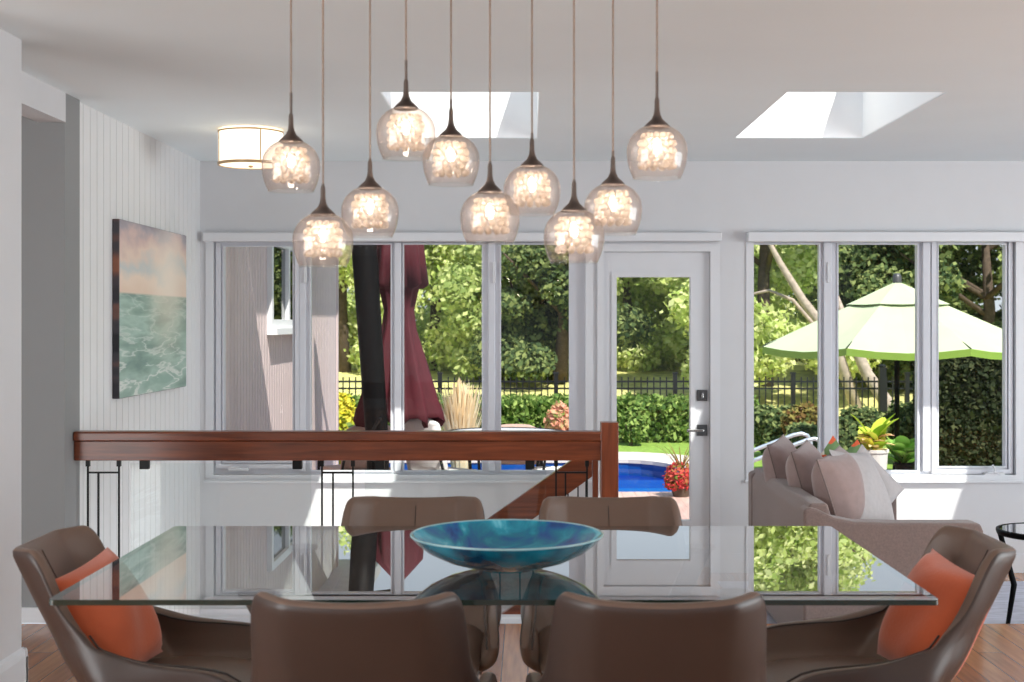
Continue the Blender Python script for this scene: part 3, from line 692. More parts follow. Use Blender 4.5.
# ---------------------------------------------------------------- bowl
def bowlmat():
    m, n, b = base('blue_art_glass'); L = n.links.new
    t = n.nodes.new('ShaderNodeTexCoord'); nz = n.nodes.new('ShaderNodeTexNoise'); nz.inputs['Scale'].default_value = 7; nz.inputs['Detail'].default_value = 5; nz.inputs['Distortion'].default_value = 1.2
    L(t.outputs['Object'], nz.inputs[0]); r = n.nodes.new('ShaderNodeValToRGB'); e = r.color_ramp.elements
    e[0].position = .34; e[0].color = lin((0, 26, 96)); e[1].position = .72; e[1].color = lin((120, 206, 222))
    for p, c in ((.45, (0, 84, 150)), (.55, (0, 118, 150)), (.63, (30, 156, 184))): x = e.new(p); x.color = lin(c)
    L(nz.outputs[0], r.inputs[0]); L(r.outputs[0], b.inputs['Base Color']); b.inputs['Roughness'].default_value = .12
    return m
def bowlout():
    m, n, b = base('teal_art_glass'); L = n.links.new
    t = n.nodes.new('ShaderNodeTexCoord'); nz = n.nodes.new('ShaderNodeTexNoise'); nz.inputs['Scale'].default_value = 9; nz.inputs['Detail'].default_value = 5
    L(t.outputs['Object'], nz.inputs[0]); r = n.nodes.new('ShaderNodeValToRGB'); e = r.color_ramp.elements
    e[0].position = .35; e[0].color = lin((2, 60, 92)); e[1].position = .68; e[1].color = lin((16, 150, 180)); L(nz.outputs[0], r.inputs[0]); L(r.outputs[0], b.inputs['Base Color']); b.inputs['Roughness'].default_value = .1; b.inputs['Coat Weight'].default_value = .8
    return m
r = thing('glass_bowl', 'wide blue and teal art glass bowl in the middle of the table', 'bowl', (-.055, 3.5, .751))
inner = [(.001, .016), (.06, .017), (.11, .024), (.16, .040), (.20, .060), (.232, .080), (.247, .0905)]
outer = [(.249, .088), (.235, .072), (.205, .048), (.16, .026), (.11, .011), (.075, .006), (.070, .0), (.001, .0)]
q = MB(); q.lathe(inner, 64); q.build('bowl_inside', bowlmat(), r, smooth=True)
q = MB(); q.lathe(outer, 64); q.build('bowl_outside', bowlout(), r, smooth=True)
q = MB(); q.lathe([(.245, .0895), (.2475, .0925), (.2505, .091), (.2505, .088), (.247, .0868), (.245, .0895)], 64); q.build('rim', mat('pale_glass_rim', (150, 190, 196), .08, var=.2, scale=12, spec=.8), r, smooth=True)

# ---------------------------------------------------------------- sofa (seen from its end, facing right)
r = thing('sofa', 'taupe upholstered sofa facing right with its end towards the table', 'sofa', (1.31, 6.40, LIV))
L_ = 1.58; B = .80
q = MB(); q.prism([(0, .06), (.16, .06), (.20, .50), (.11, .79), (.03, .79), (0, .74)], 1, .0, L_); q.build('backrest', M['sofa'], r, bevel=.012)
def arm(y0, y1):
    q = MB(); pts = [(-.006, .05), (.845, .05), (.845, .66), (.83, .695), (.80, .70), (.40, .70), (.24, .705), (.14, .725), (.06, .765), (.02, .775), (-.006, .76)]
    q.prism(pts, 1, y0, y1); return q.build('armrest', M['sofa'], r, bevel=.012)
arm(-.02, .10); arm(L_-.10, L_+.02)
q = MB(); q.box((.10, .10, .08), (.82, L_-.10, .28)); q.build('seat_base', M['sofa'], r, bevel=.01)
for k in range(2): q = MB(); q.box((.18, .105+k*.69, .285), (.84, .785+k*.69, .43)); q.build('seat_cushion', M['sofa'], r, bevel=.03, segs=4)
for x in (.05, .78):
    for y in (.04, L_-.04): q = MB(); q.tube([(x, y, .06), (x, y, 0)], [.025, .018], 10); q.build('leg', M['black'], r)
def fl(px, py, d): s = F/d; return (X(px, s), d, Z(py, s))
cl = 'mauve back cushions on the sofa'
D = math.radians
pillow('sofa_cushion', 'mauve piped cushion at the far end of the sofa back', M['mauve'], fl(785, 476, 7.62), (D(14), D(3), D(-112)), .44, .42, .21, cl, M['sofa'])
pillow('sofa_cushion', 'mauve piped cushion in the middle of the sofa back', M['mauve'], fl(810, 484, 7.20), (D(15), D(4), D(-112)), .44, .42, .21, cl, M['sofa'])
pillow('sofa_cushion', 'mauve piped cushion at the near end of the sofa back', M['mauve'], fl(841, 491, 6.78), (D(17), D(5), D(-118)), .42, .40, .24, cl, M['sofa'])
pillow('sofa_cushion', 'pale grey square cushion in front of the nearest mauve cushion', M['greycush'], fl(863, 489, 6.86), (D(26), D(-6), D(-130)), .42, .42, .14)
pillow('sofa_cushion', 'pale pointed cushion standing on its corner at the sofa centre', M['greycush'], fl(866, 489, 7.20), (D(16), D(42), D(-150)), .34, .34, .10)
def patt():
    m, n, b = base('leaf_print_fabric'); L = n.links.new
    t = n.nodes.new('ShaderNodeTexCoord'); vz = n.nodes.new('ShaderNodeTexVoronoi'); vz.inputs['Scale'].default_value = 11; L(t.outputs['Object'], vz.inputs[0])
    sp = n.nodes.new('ShaderNodeSeparateColor'); L(vz.outputs['Color'], sp.inputs[0]); r_ = n.nodes.new('ShaderNodeValToRGB'); r_.color_ramp.interpolation = 'CONSTANT'; e = r_.color_ramp.elements
    e[0].color = lin((226, 100, 60)); e[1].position = .4; e[1].color = lin((110, 140, 90)); x = e.new(.62); x.color = lin((232, 226, 214)); x = e.new(.8); x.color = lin((196, 80, 50))
    L(sp.outputs[0], r_.inputs[0]); L(r_.outputs[0], b.inputs['Base Color']); b.inputs['Roughness'].default_value = .8; return m
pm = patt()
pillow('sofa_cushion', 'orange and green leaf print cushion peeking out left of the grey one', pm, fl(836, 476, 7.42), (D(16), D(38), D(-140)), .32, .32, .10)
pillow('sofa_cushion', 'orange and green leaf print cushion tucked behind the pale pointed one', pm, fl(855, 478, 7.64), (D(16), D(30), D(-150)), .32, .32, .10)
# side table and rug
r = thing('side_table', 'small round black side table with glass top at the right edge', 'table', (2.70, 7.0, LIV))
q = MB(); q.lathe([(.255, .545), (.26, .56), (.26, .572), (.245, .575), (.24, .56), (.255, .545)], 40); q.build('rim', M['post'], r, smooth=True)
q = MB(); q.lathe([(.001, .566), (.243, .566), (.243, .572), (.001, .572)], 40); q.build('glass_top', M['tabletop'], r)
for k in range(3):
    a = 2*PI*k/3+2.9; q = MB(); q.tube([(.24*math.cos(a), .24*math.sin(a), .55), (.17*math.cos(a), .17*math.sin(a), .28), (.21*math.cos(a), .21*math.sin(a), .008)], [.014, .016, .011], 8); q.build('leg', M['post'], r, smooth=True)
q = MB(); q.box((1.2, 6.25, LIV+.0005), (5.2, 8.55, LIV+.008)); o = q.build('area_rug', mat('faded_blue_grey_rug', (204, 204, 216), .95, var=.16, scale=9, bump=.3, bscale=200, stretch=(1, 3, 1)))
tag(o, 'faded pale blue grey rug under the sofa on the lower floor', 'rug')

# ================================================================ outdoors
def ground_poly(name, z0, z1, pts, m): 
    q = MB(); q.prism(pts, 2, z0, z1); return struct(q.build(name, m))
q = MB(); PX0, PX1, PY0, PY1 = -2.7, 2.15, 14.30, 18.4
def poolpts(g=0):
    o = []
    for a in range(-90, 91, 10): t_ = math.radians(a); o.append((1.2+(PX1-1.2+g)*math.cos(t_), (PY0+PY1)/2+((PY1-PY0)/2+g)*math.sin(t_)))
    o += [(PX0-g, PY1+g), (PX0-g, PY0-g)]; return o
# lawn with the pool cut out
def ring(name, zt, outer_, inner_, m, thick=.04):
    # outer_ rectangle, inner_ polygon : bridge with a fan of quads by angle
    cx = sum(p[0] for p in inner_)/len(inner_); cy = sum(p[1] for p in inner_)/len(inner_)
    def hit(p):
        dx, dy = p[0]-cx, p[1]-cy; ks = []
        x0, x1, y0, y1 = outer_
        if dx > 1e-9: ks.append((x1-cx)/dx)
        if dx < -1e-9: ks.append((x0-cx)/dx)
        if dy > 1e-9: ks.append((y1-cy)/dy)
        if dy < -1e-9: ks.append((y0-cy)/dy)
        k = min(ks); return (cx+dx*k, cy+dy*k)
    x0, x1, y0, y1 = outer_; n = len(inner_); q = MB()
    for i in range(n):
        a, b = inner_[i], inner_[(i+1)%n]; A, Bb = hit(a), hit(b)
        mid = []
        for c in ((x0, y0), (x0, y1), (x1, y0), (x1, y1)):
            def side(p, c_): return (p[0]-cx)*(c_[1]-cy)-(p[1]-cy)*(c_[0]-cx)
            if side(a, c) > 1e-9 and side(c, b) > 1e-9 and ((a[0]-cx)*(c[0]-cx)+(a[1]-cy)*(c[1]-cy) > 0 or (b[0]-cx)*(c[0]-cx)+(b[1]-cy)*(c[1]-cy) > 0): mid.append(c)
        poly = [a, A]+mid+[Bb, b]; q.add([(p[0], p[1], zt) for p in poly], [tuple(range(len(poly)))])
        q.add([(a[0], a[1], zt), (b[0], b[1], zt), (b[0], b[1], zt-thick), (a[0], a[1], zt-thick)], [(0, 1, 2, 3)])
    return struct(q.build(name, m))
g_ = .0
cop = []
for a in range(-90, 91, 10): t_ = math.radians(a); cop.append((1.3+(PX1-1.3+.75)*math.cos(t_), (PY0+PY1)/2+.2+((PY1-PY0)/2+.85)*math.sin(t_)))
cop += [(PX0-.7, PY1+1.05), (PX0-.7, PY0-.6)]
ring('lawn', GR, (-30, 40, 9.05, 24.0), cop, M['lawn'])
def polyring(name, zt, a_, b_, m, down):
    n = len(a_); q = MB()
    q.add([(p[0], p[1], zt) for p in a_]+[(p[0], p[1], zt) for p in b_]+[(p[0], p[1], zt-down) for p in a_], [(i, (i+1)%n, n+(i+1)%n, n+i) for i in range(n)]+[(i, 2*n+i, 2*n+(i+1)%n, (i+1)%n) for i in range(n)])
    return q.build(name, m)
pool = sroot('pool', label='curved blue swimming pool with stepped liner beyond the deck', cat='pool')
o = polyring('coping', GR+.02, poolpts(), cop, M['concrete'], .05); o.parent = pool
o = polyring('pool_wall', GR-.02, poolpts(.02), poolpts(.06), mat('pool_wall_liner', (16, 84, 156), .5), 1.5); o.parent = pool
q = MB(); q.add([(p[0], p[1], GR-.07) for p in poolpts()], [tuple(range(len(poolpts())))]); 
M['water'] = thin_glass('pool_water', (.55, .84, .97), .01, .12, .04); q.build('water', M['water'], pool)
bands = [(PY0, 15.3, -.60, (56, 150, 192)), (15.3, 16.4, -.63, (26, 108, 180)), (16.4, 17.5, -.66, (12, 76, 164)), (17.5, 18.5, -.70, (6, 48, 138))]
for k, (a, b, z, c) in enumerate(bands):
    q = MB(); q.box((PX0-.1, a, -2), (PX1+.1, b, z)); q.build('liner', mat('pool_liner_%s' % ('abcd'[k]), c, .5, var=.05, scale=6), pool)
# deck
q = MB(); q.box((-6, ZW+.165, -.44), (3.2, 14.24, -.40)); q.box((-6, 14.2, -.6), (3.2, 14.24, -.44)); struct(q.build('deck', M['deck']))
q = MB(); q.box((3.2, ZW+.165, -.47), (9, 12.8, -.42)); struct(q.build('patio', M['concrete']))
# bank of tall grass behind the fence
q = MB(); NX, NY = 40, 10
q.add([(-30+70*i/NX, 24+ (48-24)*j/NY, GR+.02+ .78*min(1, j/NY*3.2)+ .05*math.sin(i*1.7+j)) for j in range(NY+1) for i in range(NX+1)], [(j*(NX+1)+i, j*(NX+1)+i+1, (j+1)*(NX+1)+i+1, (j+1)*(NX+1)+i) for j in range(NY) for i in range(NX)])
struct(q.build('meadow', M['meadow'], smooth=True))
# wing of the house
r = sroot('house_wing', label='mauve grey sided wing of the house seen through the left window', cat='house')
q = MB(); XH = -2.04; y = 9.07; prof = [(XH, y)]
while y < 14.2: prof += [(XH, y+.085), (XH-.008, y+.09), (XH-.008, y+.098), (XH, y+.103)]; y += .103
prof += [(XH, 14.42), (-6, 14.42), (-6, 9.07)]
q.prism(prof, 2, -.5, 2.72); q.build('siding', M['siding'], r)
q = MB(); q.box((-6.4, 9.25, 2.72), (XH+.42, 14.85, 2.86)); q.build('roof', M['roof'], r)
q = MB(); q.box((XH-.01, 14.38, -.5), (XH+.012, 14.46, 2.72)); q.build('corner_board', M['siding'], r)
w_ = bpy.data.objects.new('window', None); COL.objects.link(w_); w_.parent = r; w_.location = (XH, 10.55, 1.34)
t = MB(); rect_hole_wall(t, 0, 1.55, 0, .72, [(.07, .74, .07, .66), (.81, 1.48, .07, .66)], -.02, .04); t.v = [(y_, x_, z_) for x_, y_, z_ in t.v]; t.build('window_frame', M['panel'], w_)
q = MB(); q.box((-.005, .0, -.05), (.08, 1.55, .0)); q.build('sill', M['panel'], w_)
q = MB(); q.box((.004, .05, .05), (.01, 1.5, .68)); q.build('pane', thin_glass('dark_pane', (.25, .3, .3), .25, .7), w_)
o = MB().tube([(XH+.03, 11.9, 1.25), (XH+.03, 11.9, .2), (XH+.03, 11.86, -.45)], .022, 8).build('shadow_pipe', M['greywall'], r, smooth=True)  # added pipe standing in for a shadow line on the siding

# ------------------------------------------------ foliage
def leaves_mesh(blobs, n, size, shell=.55, flat=0.0, long=1.6):
    w_ = np.array([b[3]*b[4]+b[4]*b[5]+b[3]*b[5] for b in blobs]); w_ = w_/w_.sum()
    idx = rng.choice(len(blobs), n, p=w_); B_ = np.array(blobs)[idx]
    d = rng.normal(size=(n, 3)); d /= np.linalg.norm(d, axis=1)[:, None]
    rad = shell+(1-shell)*rng.random(n)**.6; rad *= 1+.08*rng.normal(size=n)
    c = B_[:, :3]+d*B_[:, 3:6]*rad[:, None]
    a = rng.normal(size=(n, 3))*.8+d*.8+np.array([.2, -.35, .5]); a /= np.linalg.norm(a, axis=1)[:, None]          # leaf normal
    t = np.cross(a, rng.normal(size=(n, 3))); t /= np.linalg.norm(t, axis=1)[:, None]; b = np.cross(a, t)
    s = size*(.6+.8*rng.random(n))[:, None]
    v = np.stack([c-t*s*long/2, c+b*s*.5, c+t*s*long/2, c-b*s*.5], 1).reshape(-1, 3)
    return v, n
def leaf_obj(name, v, n, m, parent=None):
    me = bpy.data.meshes.new(name); me.vertices.add(len(v)); me.vertices.foreach_set('co', v.astype(np.float32).ravel())
    me.loops.add(4*n); me.loops.foreach_set('vertex_index', np.arange(4*n, dtype=np.int32)); me.polygons.add(n)
    me.polygons.foreach_set('loop_start', np.arange(0, 4*n, 4, dtype=np.int32)); me.update(); me.validate(); me.materials.append(m)
    o = bpy.data.objects.new(name, me); COL.objects.link(o); o.parent = parent; return o
def tree(name, label, x, y, z0, h, wd, kind, n, size, seed, bark='darkbark', trunk_h=.35, group='garden trees beyond the fence', low=.12):
    R = random.Random(seed); r = thing(name, label, 'tree', (x, y, z0), 0, group)
    q = MB(); q.tube([(0, 0, -.1), (R.uniform(-.1, .1), 0, h*.3), (R.uniform(-.3, .3), 0, h*.8)], [.16, .12, .04], 8)
    for k in range(5):
        a = R.uniform(0, 6.28); z = h*R.uniform(.25, .6); q.tube([(0, 0, z), (wd*.3*math.cos(a), wd*.3*math.sin(a), z+h*.15), (wd*.5*math.cos(a), wd*.5*math.sin(a), z+h*.25)], [.06, .04, .015], 6)
    q.build('trunk', M[bark], r, smooth=True)
    bl = []
    for k in range(26):
        f = low+(1-low)*R.random(); pw = math.sin(PI*min(1, max(.12, (f*.8+.18))))**.6
        a = R.uniform(0, 6.28); rr = wd*.5*pw*R.uniform(.25, 1)
        b = wd*R.uniform(.12, .24); bl.append((rr*math.cos(a), rr*math.sin(a)*.8, h*f*.92, b, b, b*.75))
    v, n = leaves_mesh(bl, n, size, .45); leaf_obj('crown', v, n, LEAF[kind], r); return r
BK = .27
TL = [  # px, distance, height, width, kind, leaves, label
 (345, 31, 4.9, 4.2, 'bright', 9000, 'bright green tree behind the yellow shrub, left of the burgundy umbrella'),
 (435, 32, 5.6, 4.4, 'bright', 10000, 'bright green tree just right of the folded burgundy umbrella'),
 (490, 36, 5.4, 4.6, 'mid', 9000, 'green tree standing behind the middle window mullion'),
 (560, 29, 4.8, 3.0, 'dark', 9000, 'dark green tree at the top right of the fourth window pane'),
 (520, 30.5, 3.6, 3.6, 'mid', 8000, 'lower green tree below the dark one, seen in the fourth pane'),
 (625, 33, 4.6, 4.4, 'bright', 10000, 'bright green tree filling the left of the door glass'),
 (690, 31.5, 4.4, 4.0, 'bright', 9000, 'bright green tree filling the right of the door glass'),
 (766, 26.6, 6.2, 3.8, 'bright', 12000, 'bright green tree in the leftmost pane of the window behind the sofa'),
 (822, 33, 6.2, 4.6, 'bright', 9000, 'light green tree behind the left half of the green parasol'),
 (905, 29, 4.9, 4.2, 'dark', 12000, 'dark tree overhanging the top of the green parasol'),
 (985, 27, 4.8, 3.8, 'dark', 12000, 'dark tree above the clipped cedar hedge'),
 (1060, 28, 6.0, 5.0, 'mid', 8000, 'green tree beyond the right end of the cedar hedge'),
 (870, 30, 3.8, 4.2, 'mid', 8000, 'green tree under the green parasol, behind the fence'),
 (395, 38, 6.6, 5.0, 'mid', 8000, 'tall green tree far behind the burgundy umbrella'),
 (590, 38, 5.0, 5.0, 'mid', 8000, 'green tree far behind, left of the door glass'),
 (720, 38, 5.2, 5.0, 'mid', 8000, 'green tree far behind, right of the door glass'),
 (800, 38, 6.6, 5.0, 'mid', 8000, 'tall green tree far behind the green parasol')]
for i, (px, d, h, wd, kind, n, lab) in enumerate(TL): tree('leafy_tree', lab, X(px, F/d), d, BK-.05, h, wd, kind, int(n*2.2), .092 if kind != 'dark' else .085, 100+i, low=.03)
# slanting pale trunks behind the fence on the right
def bough(label, pts, d, rs, spr=True):
    s = F/d; q = MB(); q.tube([(X(a, s), d+.1*k, Z(b, s)) for k, (a, b) in enumerate(pts)], rs, 8); o = q.build('bare_tree', M['bark'], smooth=True); tag(o, label, 'tree', 'pale slanting trunks'); return o
bough('thick pale slanting trunk under the green parasol', [(905, 432), (893, 410), (870, 375), (856, 340), (840, 290)], 24.2, [.14, .13, .11, .09, .03])
bough('pale forked trunk in the leftmost pane behind the sofa', [(860, 420), (835, 340), (805, 300), (783, 262), (770, 235), (758, 205)], 24.6, [.12, .10, .08, .06, .04, .02])
bough('thin pale branch crossing the leftmost pane behind the sofa', [(845, 345), (815, 325), (795, 300), (772, 290), (745, 296)], 24.9, [.05, .04, .035, .03, .02])
# hedges: a leafy skin over a solid core
def hedge(name, label, x0, x1, y0, y1, z0, z1, kind, n, size, core):
    r = thing(name, label, 'hedge', ((x0+x1)/2, (y0+y1)/2, z0)); hx, hy, hz = (x1-x0)/2, (y1-y0)/2, z1-z0
    q = MB(); q.box((-hx+.08, -hy+.08, 0), (hx-.08, hy-.08, hz-.08)); q.build('branch_core', core, r, bevel=.05)
    f = rng.random(n); p = np.zeros((n, 3)); 
    u = rng.random(n)*2-1; v_ = rng.random(n)
    front = f < .6; p[front] = np.stack([u*hx, -hy+rng.normal(size=n)*.05, v_*hz], 1)[front]
    top = (f >= .6) & (f < .88); p[top] = np.stack([u*hx, (rng.random(n)*2-1)*hy, hz+rng.normal(size=n)*.04-.02], 1)[top]
    sd_ = f >= .88; p[sd_] = np.stack([np.sign(u)*hx, (rng.random(n)*2-1)*hy, v_*hz], 1)[sd_]
    a = rng.normal(size=(n, 3)); a /= np.linalg.norm(a, axis=1)[:, None]; t_ = np.cross(a, rng.normal(size=(n, 3))); t_ /= np.linalg.norm(t_, axis=1)[:, None]; b = np.cross(a, t_); s = size*(.6+.8*rng.random(n))[:, None]
    v = np.stack([p-t_*s*.8, p+b*s*.5, p+t_*s*.8, p-b*s*.5], 1).reshape(-1, 3); leaf_obj('foliage', v, n, LEAF[kind], r); return r
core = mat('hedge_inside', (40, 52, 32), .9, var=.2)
hedge('clipped_hedge', 'low clipped green hedge along the black fence, behind the pool', -5.6, 3.6, 21.2, 21.9, GR, Z(401, F/21.2), 'hedge', 30000, .058, core)
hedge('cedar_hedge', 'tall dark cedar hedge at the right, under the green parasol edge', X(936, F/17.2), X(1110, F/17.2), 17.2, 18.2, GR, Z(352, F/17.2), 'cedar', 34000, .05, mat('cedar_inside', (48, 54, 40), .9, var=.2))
# fence: posts and picket panels
FY = 22.4; FS = F/FY
r = thing('metal_fence', 'black metal picket fence running behind the hedge', 'fence', (0, FY, GR))
posts = [322, 440, 556, 675, 793, 907, 1020]; ft = Z(377, FS)-GR
for px in posts: q = MB(); x = X(px, FS); q.box((x-.035, -.035, 0), (x+.035, .035, ft+.05)); q.box((x-.045, -.045, ft+.05), (x+.045, .045, ft+.08)); q.build('post', M['fencem'], r)
for a, b in zip(posts[:-1], posts[1:]):
    xa, xb = X(a, FS)+.035, X(b, FS)-.035; q = MB(); n = 18
    for zz in (Z(381.5, FS)-GR, Z(388.5, FS)-GR, .10): q.box((xa, -.012, zz-.015), (xb, .012, zz+.015))
    for k in range(1, n): x = xa+(xb-xa)*k/n; q.box((x-.01, -.01, .04), (x+.01, .01, ft))
    q.build('picket_panel', M['fencem'], r)
q = MB(); x = X(866, FS-2); q.box((x-.055, 0, 0), (x+.055, .11, 1.15)); q.lathe([(.06, 1.15), (.07, 1.17), (.03, 1.2), (.001, 1.2)], 4, (x, .05, 0)); o = q.build('gate_post', M['fencem']); o.location = (0, FY-.35, GR); tag(o, 'thick black post under the green parasol beside the parasol pole', 'post')
# shrubs
def shrub(name, label, cat, px, py_top, py_bot, wpx, d, kind, n, size, zb=None, parent=None, depth=.8):
    s = F/d; zt = Z(py_top, s); z0 = GR if zb is None else zb; hw = wpx/s/2; h = zt-z0
    r = thing(name, label, cat, (X(px, s), d, z0)); R = random.Random(px)
    bl = [(R.uniform(-.5, .5)*hw, R.uniform(-.4, .4)*hw, h*R.uniform(.3, .7), hw*.55, hw*.55*depth, h*.3) for k in range(7)]
    v, n = leaves_mesh(bl, n, size, .3); leaf_obj('foliage', v, n, LEAF[kind], r)
    q = MB()
    for k in range(4): a = k*1.6; q.tube([(0, 0, -.03), (hw*.3*math.cos(a), hw*.3*math.sin(a), h*.5)], [.02, .01], 6)
    q.build('stem', M['darkbark'], r); return r
shrub('flowering_shrub', 'yellow flowering shrub at the left, before the house corner', 'shrub', 343, 385, 440, 40, 17.0, 'yellow', 1500, .06)
shrub('leafy_shrub', 'green shrub below the yellow flowers, left of the dark pole', 'shrub', 356, 408, 440, 34, 16.4, 'hedge', 900, .06)
shrub('flowering_shrub', 'coral pink flowering shrub in the fourth window pane', 'shrub', 558, 401, 440, 30, 19.9, 'coral', 1400, .06)
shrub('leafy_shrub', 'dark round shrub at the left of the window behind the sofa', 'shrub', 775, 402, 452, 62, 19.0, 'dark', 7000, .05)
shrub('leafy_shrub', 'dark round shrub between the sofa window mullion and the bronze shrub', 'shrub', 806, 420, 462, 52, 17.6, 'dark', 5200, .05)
shrub('leafy_shrub', 'bronze leaved spreading shrub behind the sofa cushions', 'shrub', 812, 398, 440, 60, 18.4, 'maple', 5000, .045)
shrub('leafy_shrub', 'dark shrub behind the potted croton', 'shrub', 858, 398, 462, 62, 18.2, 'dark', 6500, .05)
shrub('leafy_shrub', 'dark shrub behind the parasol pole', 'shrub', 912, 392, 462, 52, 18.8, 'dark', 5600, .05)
shrub('leafy_shrub', 'lighter green shrub against the hedge at the left of the door glass', 'shrub', 631, 402, 444, 36, 20.6, 'hedge', 1900, .06)
# straw coloured ornamental grass
def tuft(name, label, px, d, zt, z0, wd, n, m, lean=.5):
    s = F/d; r = thing(name, label, 'ornamental grass', (X(px, s), d, z0)); h = zt-z0; V = []
    for k in range(n):
        a = rng.random()*6.28; R_ = wd*.55*rng.random()**.7; hh = h*(.5+.52*rng.random())*(1-.15*R_/wd); bx, by = .12*wd*math.cos(a), .12*wd*math.sin(a)
        tx, ty = R_*math.cos(a), R_*math.sin(a); w2 = .008; nx, ny = -math.sin(a)*w2+.004, math.cos(a)*w2
        V += [(bx-nx, by-ny, 0), (bx+nx, by+ny, 0), (bx+(tx-bx)*lean+nx, by+(ty-by)*lean+ny, hh*.65), (bx+(tx-bx)*lean-nx, by+(ty-by)*lean-ny, hh*.65)]
        V += [(bx+(tx-bx)*lean-2*nx, by+(ty-by)*lean-2*ny, hh*.62), (bx+(tx-bx)*lean+2*nx, by+(ty-by)*lean+2*ny, hh*.62), (tx+nx*.4, ty+ny*.4, hh), (tx-nx*.4, ty-ny*.4, hh)]
    v = np.array(V); leaf_obj('blades', v, len(V)//4, m, r); return r
tuft('ornamental_grass', 'straw coloured feathery grass clump right of the burgundy umbrella', 461, 15.0, Z(378, 90), GR+.02, .5, 480, LEAF['straw'], .38)

# ------------------------------------------------ umbrellas
def folded_umbrella():
    d = 12.3; s = F/d; x0 = X(399, s); z = lambda py: Z(py, s)
    r = thing('folded_umbrella', 'tall folded burgundy cantilever umbrella on a charcoal pole', 'umbrella', (x0, d, -.40))
    zz = lambda py: z(py)+.40
    prof = [(205, .05, .05), (225, .19, .18), (250, .20, .18), (286, .235, .2), (289, .16, .15), (310, .12, .12), (330, .14, .13), (360, .20, .17), (390, .27, .2), (412, .33, .22), (422, .34, .23)]
    n = 48; vs = []
    for j, (py, rx, ry) in enumerate(prof):
        for k in range(n):
            a = 2*PI*k/n; fold = 1+(.16+.10*(j > 6))*math.sin(8*a+j*.25)*(1 if j else 0); dz = .05*math.sin(8*a+1.5+j*.25)*(j == len(prof)-1)+(.03*math.sin(8*a) if j == 3 else 0)
            vs.append((rx*fold*math.cos(a)-.0, ry*fold*math.sin(a), zz(py)+dz))
    q = MB(); q.add(vs, [(j*n+k, j*n+(k+1)%n, (j+1)*n+(k+1)%n, (j+1)*n+k) for j in range(len(prof)-1) for k in range(n)]); o = q.build('canopy', M['red'], r, smooth=True)
    so_ = o.modifiers.new('s', 'SOLIDIFY'); so_.thickness = .006
    q = MB(); q.tube([(0, 0, 0.8), (0, 0, zz(200))], .02, 10); q.build('inner_pole', M['post'], r, smooth=True)
    xa, xb = X(381, s)-x0, X(370, s)-x0
    q = MB(); q.tube([(X(383, s)-x0, -.36, .12), (X(382, s)-x0, -.36, .7), (X(368, s)-x0, -.36, zz(235)), (X(365, s)-x0, -.34, zz(190))], [.10, .10, .115, .11], 16); q.build('mast', M['post'], r, smooth=True)
    q = MB(); q.tube([(X(365, s)-x0, -.34, zz(195)), (0, 0, zz(192))], .04, 10); q.build('arm', M['post'], r, smooth=True)
    q = MB(); q.box((-.45-.2, -.85, 0), (.45-.2, .15, .10)); q.tube([(X(383, s)-x0, -.36, .1), (X(383, s)-x0, -.36, .35)], .13, 16); q.build('base', M['post'], r, bevel=.01)
    q = MB(); q.tube([(X(386, s)-x0, -.48, zz(415)), (X(386, s)-x0, -.54, zz(415)), (X(378, s)-x0, -.54, zz(428))], .015, 8); q.build('crank', M['black'], r)
folded_umbrella()
def parasol():
    d = 15.2; s = F/d; x0 = X(897, s); r = thing('garden_parasol', 'open lime green parasol on a dark pole in the right window', 'umbrella', (x0, d, GR))
    zt = Z(281, s)-GR; ze = Z(346, s)-GR; R0 = 1.6; n = 8
    def hexp(f, dz=0, rot=.2): 
        return [(R0*f*math.cos(2*PI*k/n+rot), R0*f*math.sin(2*PI*k/n+rot)) for k in range(n)]
    q = MB(); seg = 6; vs = []
    fs_ = [.30, .45, .6, .75, .9, 1.0]
    for f in fs_:
        z = zt-.03-(zt-.03-ze)*f ; pts = hexp(f)
        for k in range(n):
            for m_ in range(4):
                t_ = m_/4; a, b = pts[k], pts[(k+1)%n]; sag = -.05*math.sin(PI*t_)*f; vs.append((a[0]+(b[0]-a[0])*t_, a[1]+(b[1]-a[1])*t_, z+sag*1.0))
    nn = n*4; q.add(vs, [(j*nn+k, j*nn+(k+1)%nn, (j+1)*nn+(k+1)%nn, (j+1)*nn+k) for j in range(len(fs_)-1) for k in range(nn)]); q.build('canopy', M['greencv'], r)
    q = MB(); lo = vs[-nn:]; q.add(lo+[(x, y, z-.075) for x, y, z in lo], [(k, (k+1)%nn, nn+(k+1)%nn, nn+k) for k in range(nn)]); q.build('valance', M['greenband'], r)
    q = MB(); vs2 = []
    for f in (.001, .12, .25, .37):
        z = zt-(zt-ze-.02)*f; pts = hexp(f)
        for k in range(n):
            for m_ in range(4): t_ = m_/4; a, b = pts[k], pts[(k+1)%n]; vs2.append((a[0]+(b[0]-a[0])*t_, a[1]+(b[1]-a[1])*t_, z-.02*math.sin(PI*t_)*f))
    q.add(vs2, [(j*nn+k, j*nn+(k+1)%nn, (j+1)*nn+(k+1)%nn, (j+1)*nn+k) for j in range(3) for k in range(nn)]); q.build('vent', M['greencv'], r)
    for k, (x, y) in enumerate(hexp(1.0)): q = MB(); q.tube([(0, 0, zt-.12), (x, y, ze-.0)], .009, 6); q.build('rib', M['post'], r)
    q = MB(); q.tube([(0, 0, .05), (0, 0, zt-.02)], .03, 12); q.build('pole', M['post'], r, smooth=True)
    q = MB(); q.lathe([(.05, zt-.03), (.05, zt+.05), (.03, zt+.085), (.001, zt+.09)], 14); q.build('finial', M['hardware'], r, smooth=True)
    q = MB(); q.lathe([(.27, 0), (.27, .05), (.06, .09), (.045, .3), (.001, .3)], 24); q.build('base', M['post'], r)
parasol()
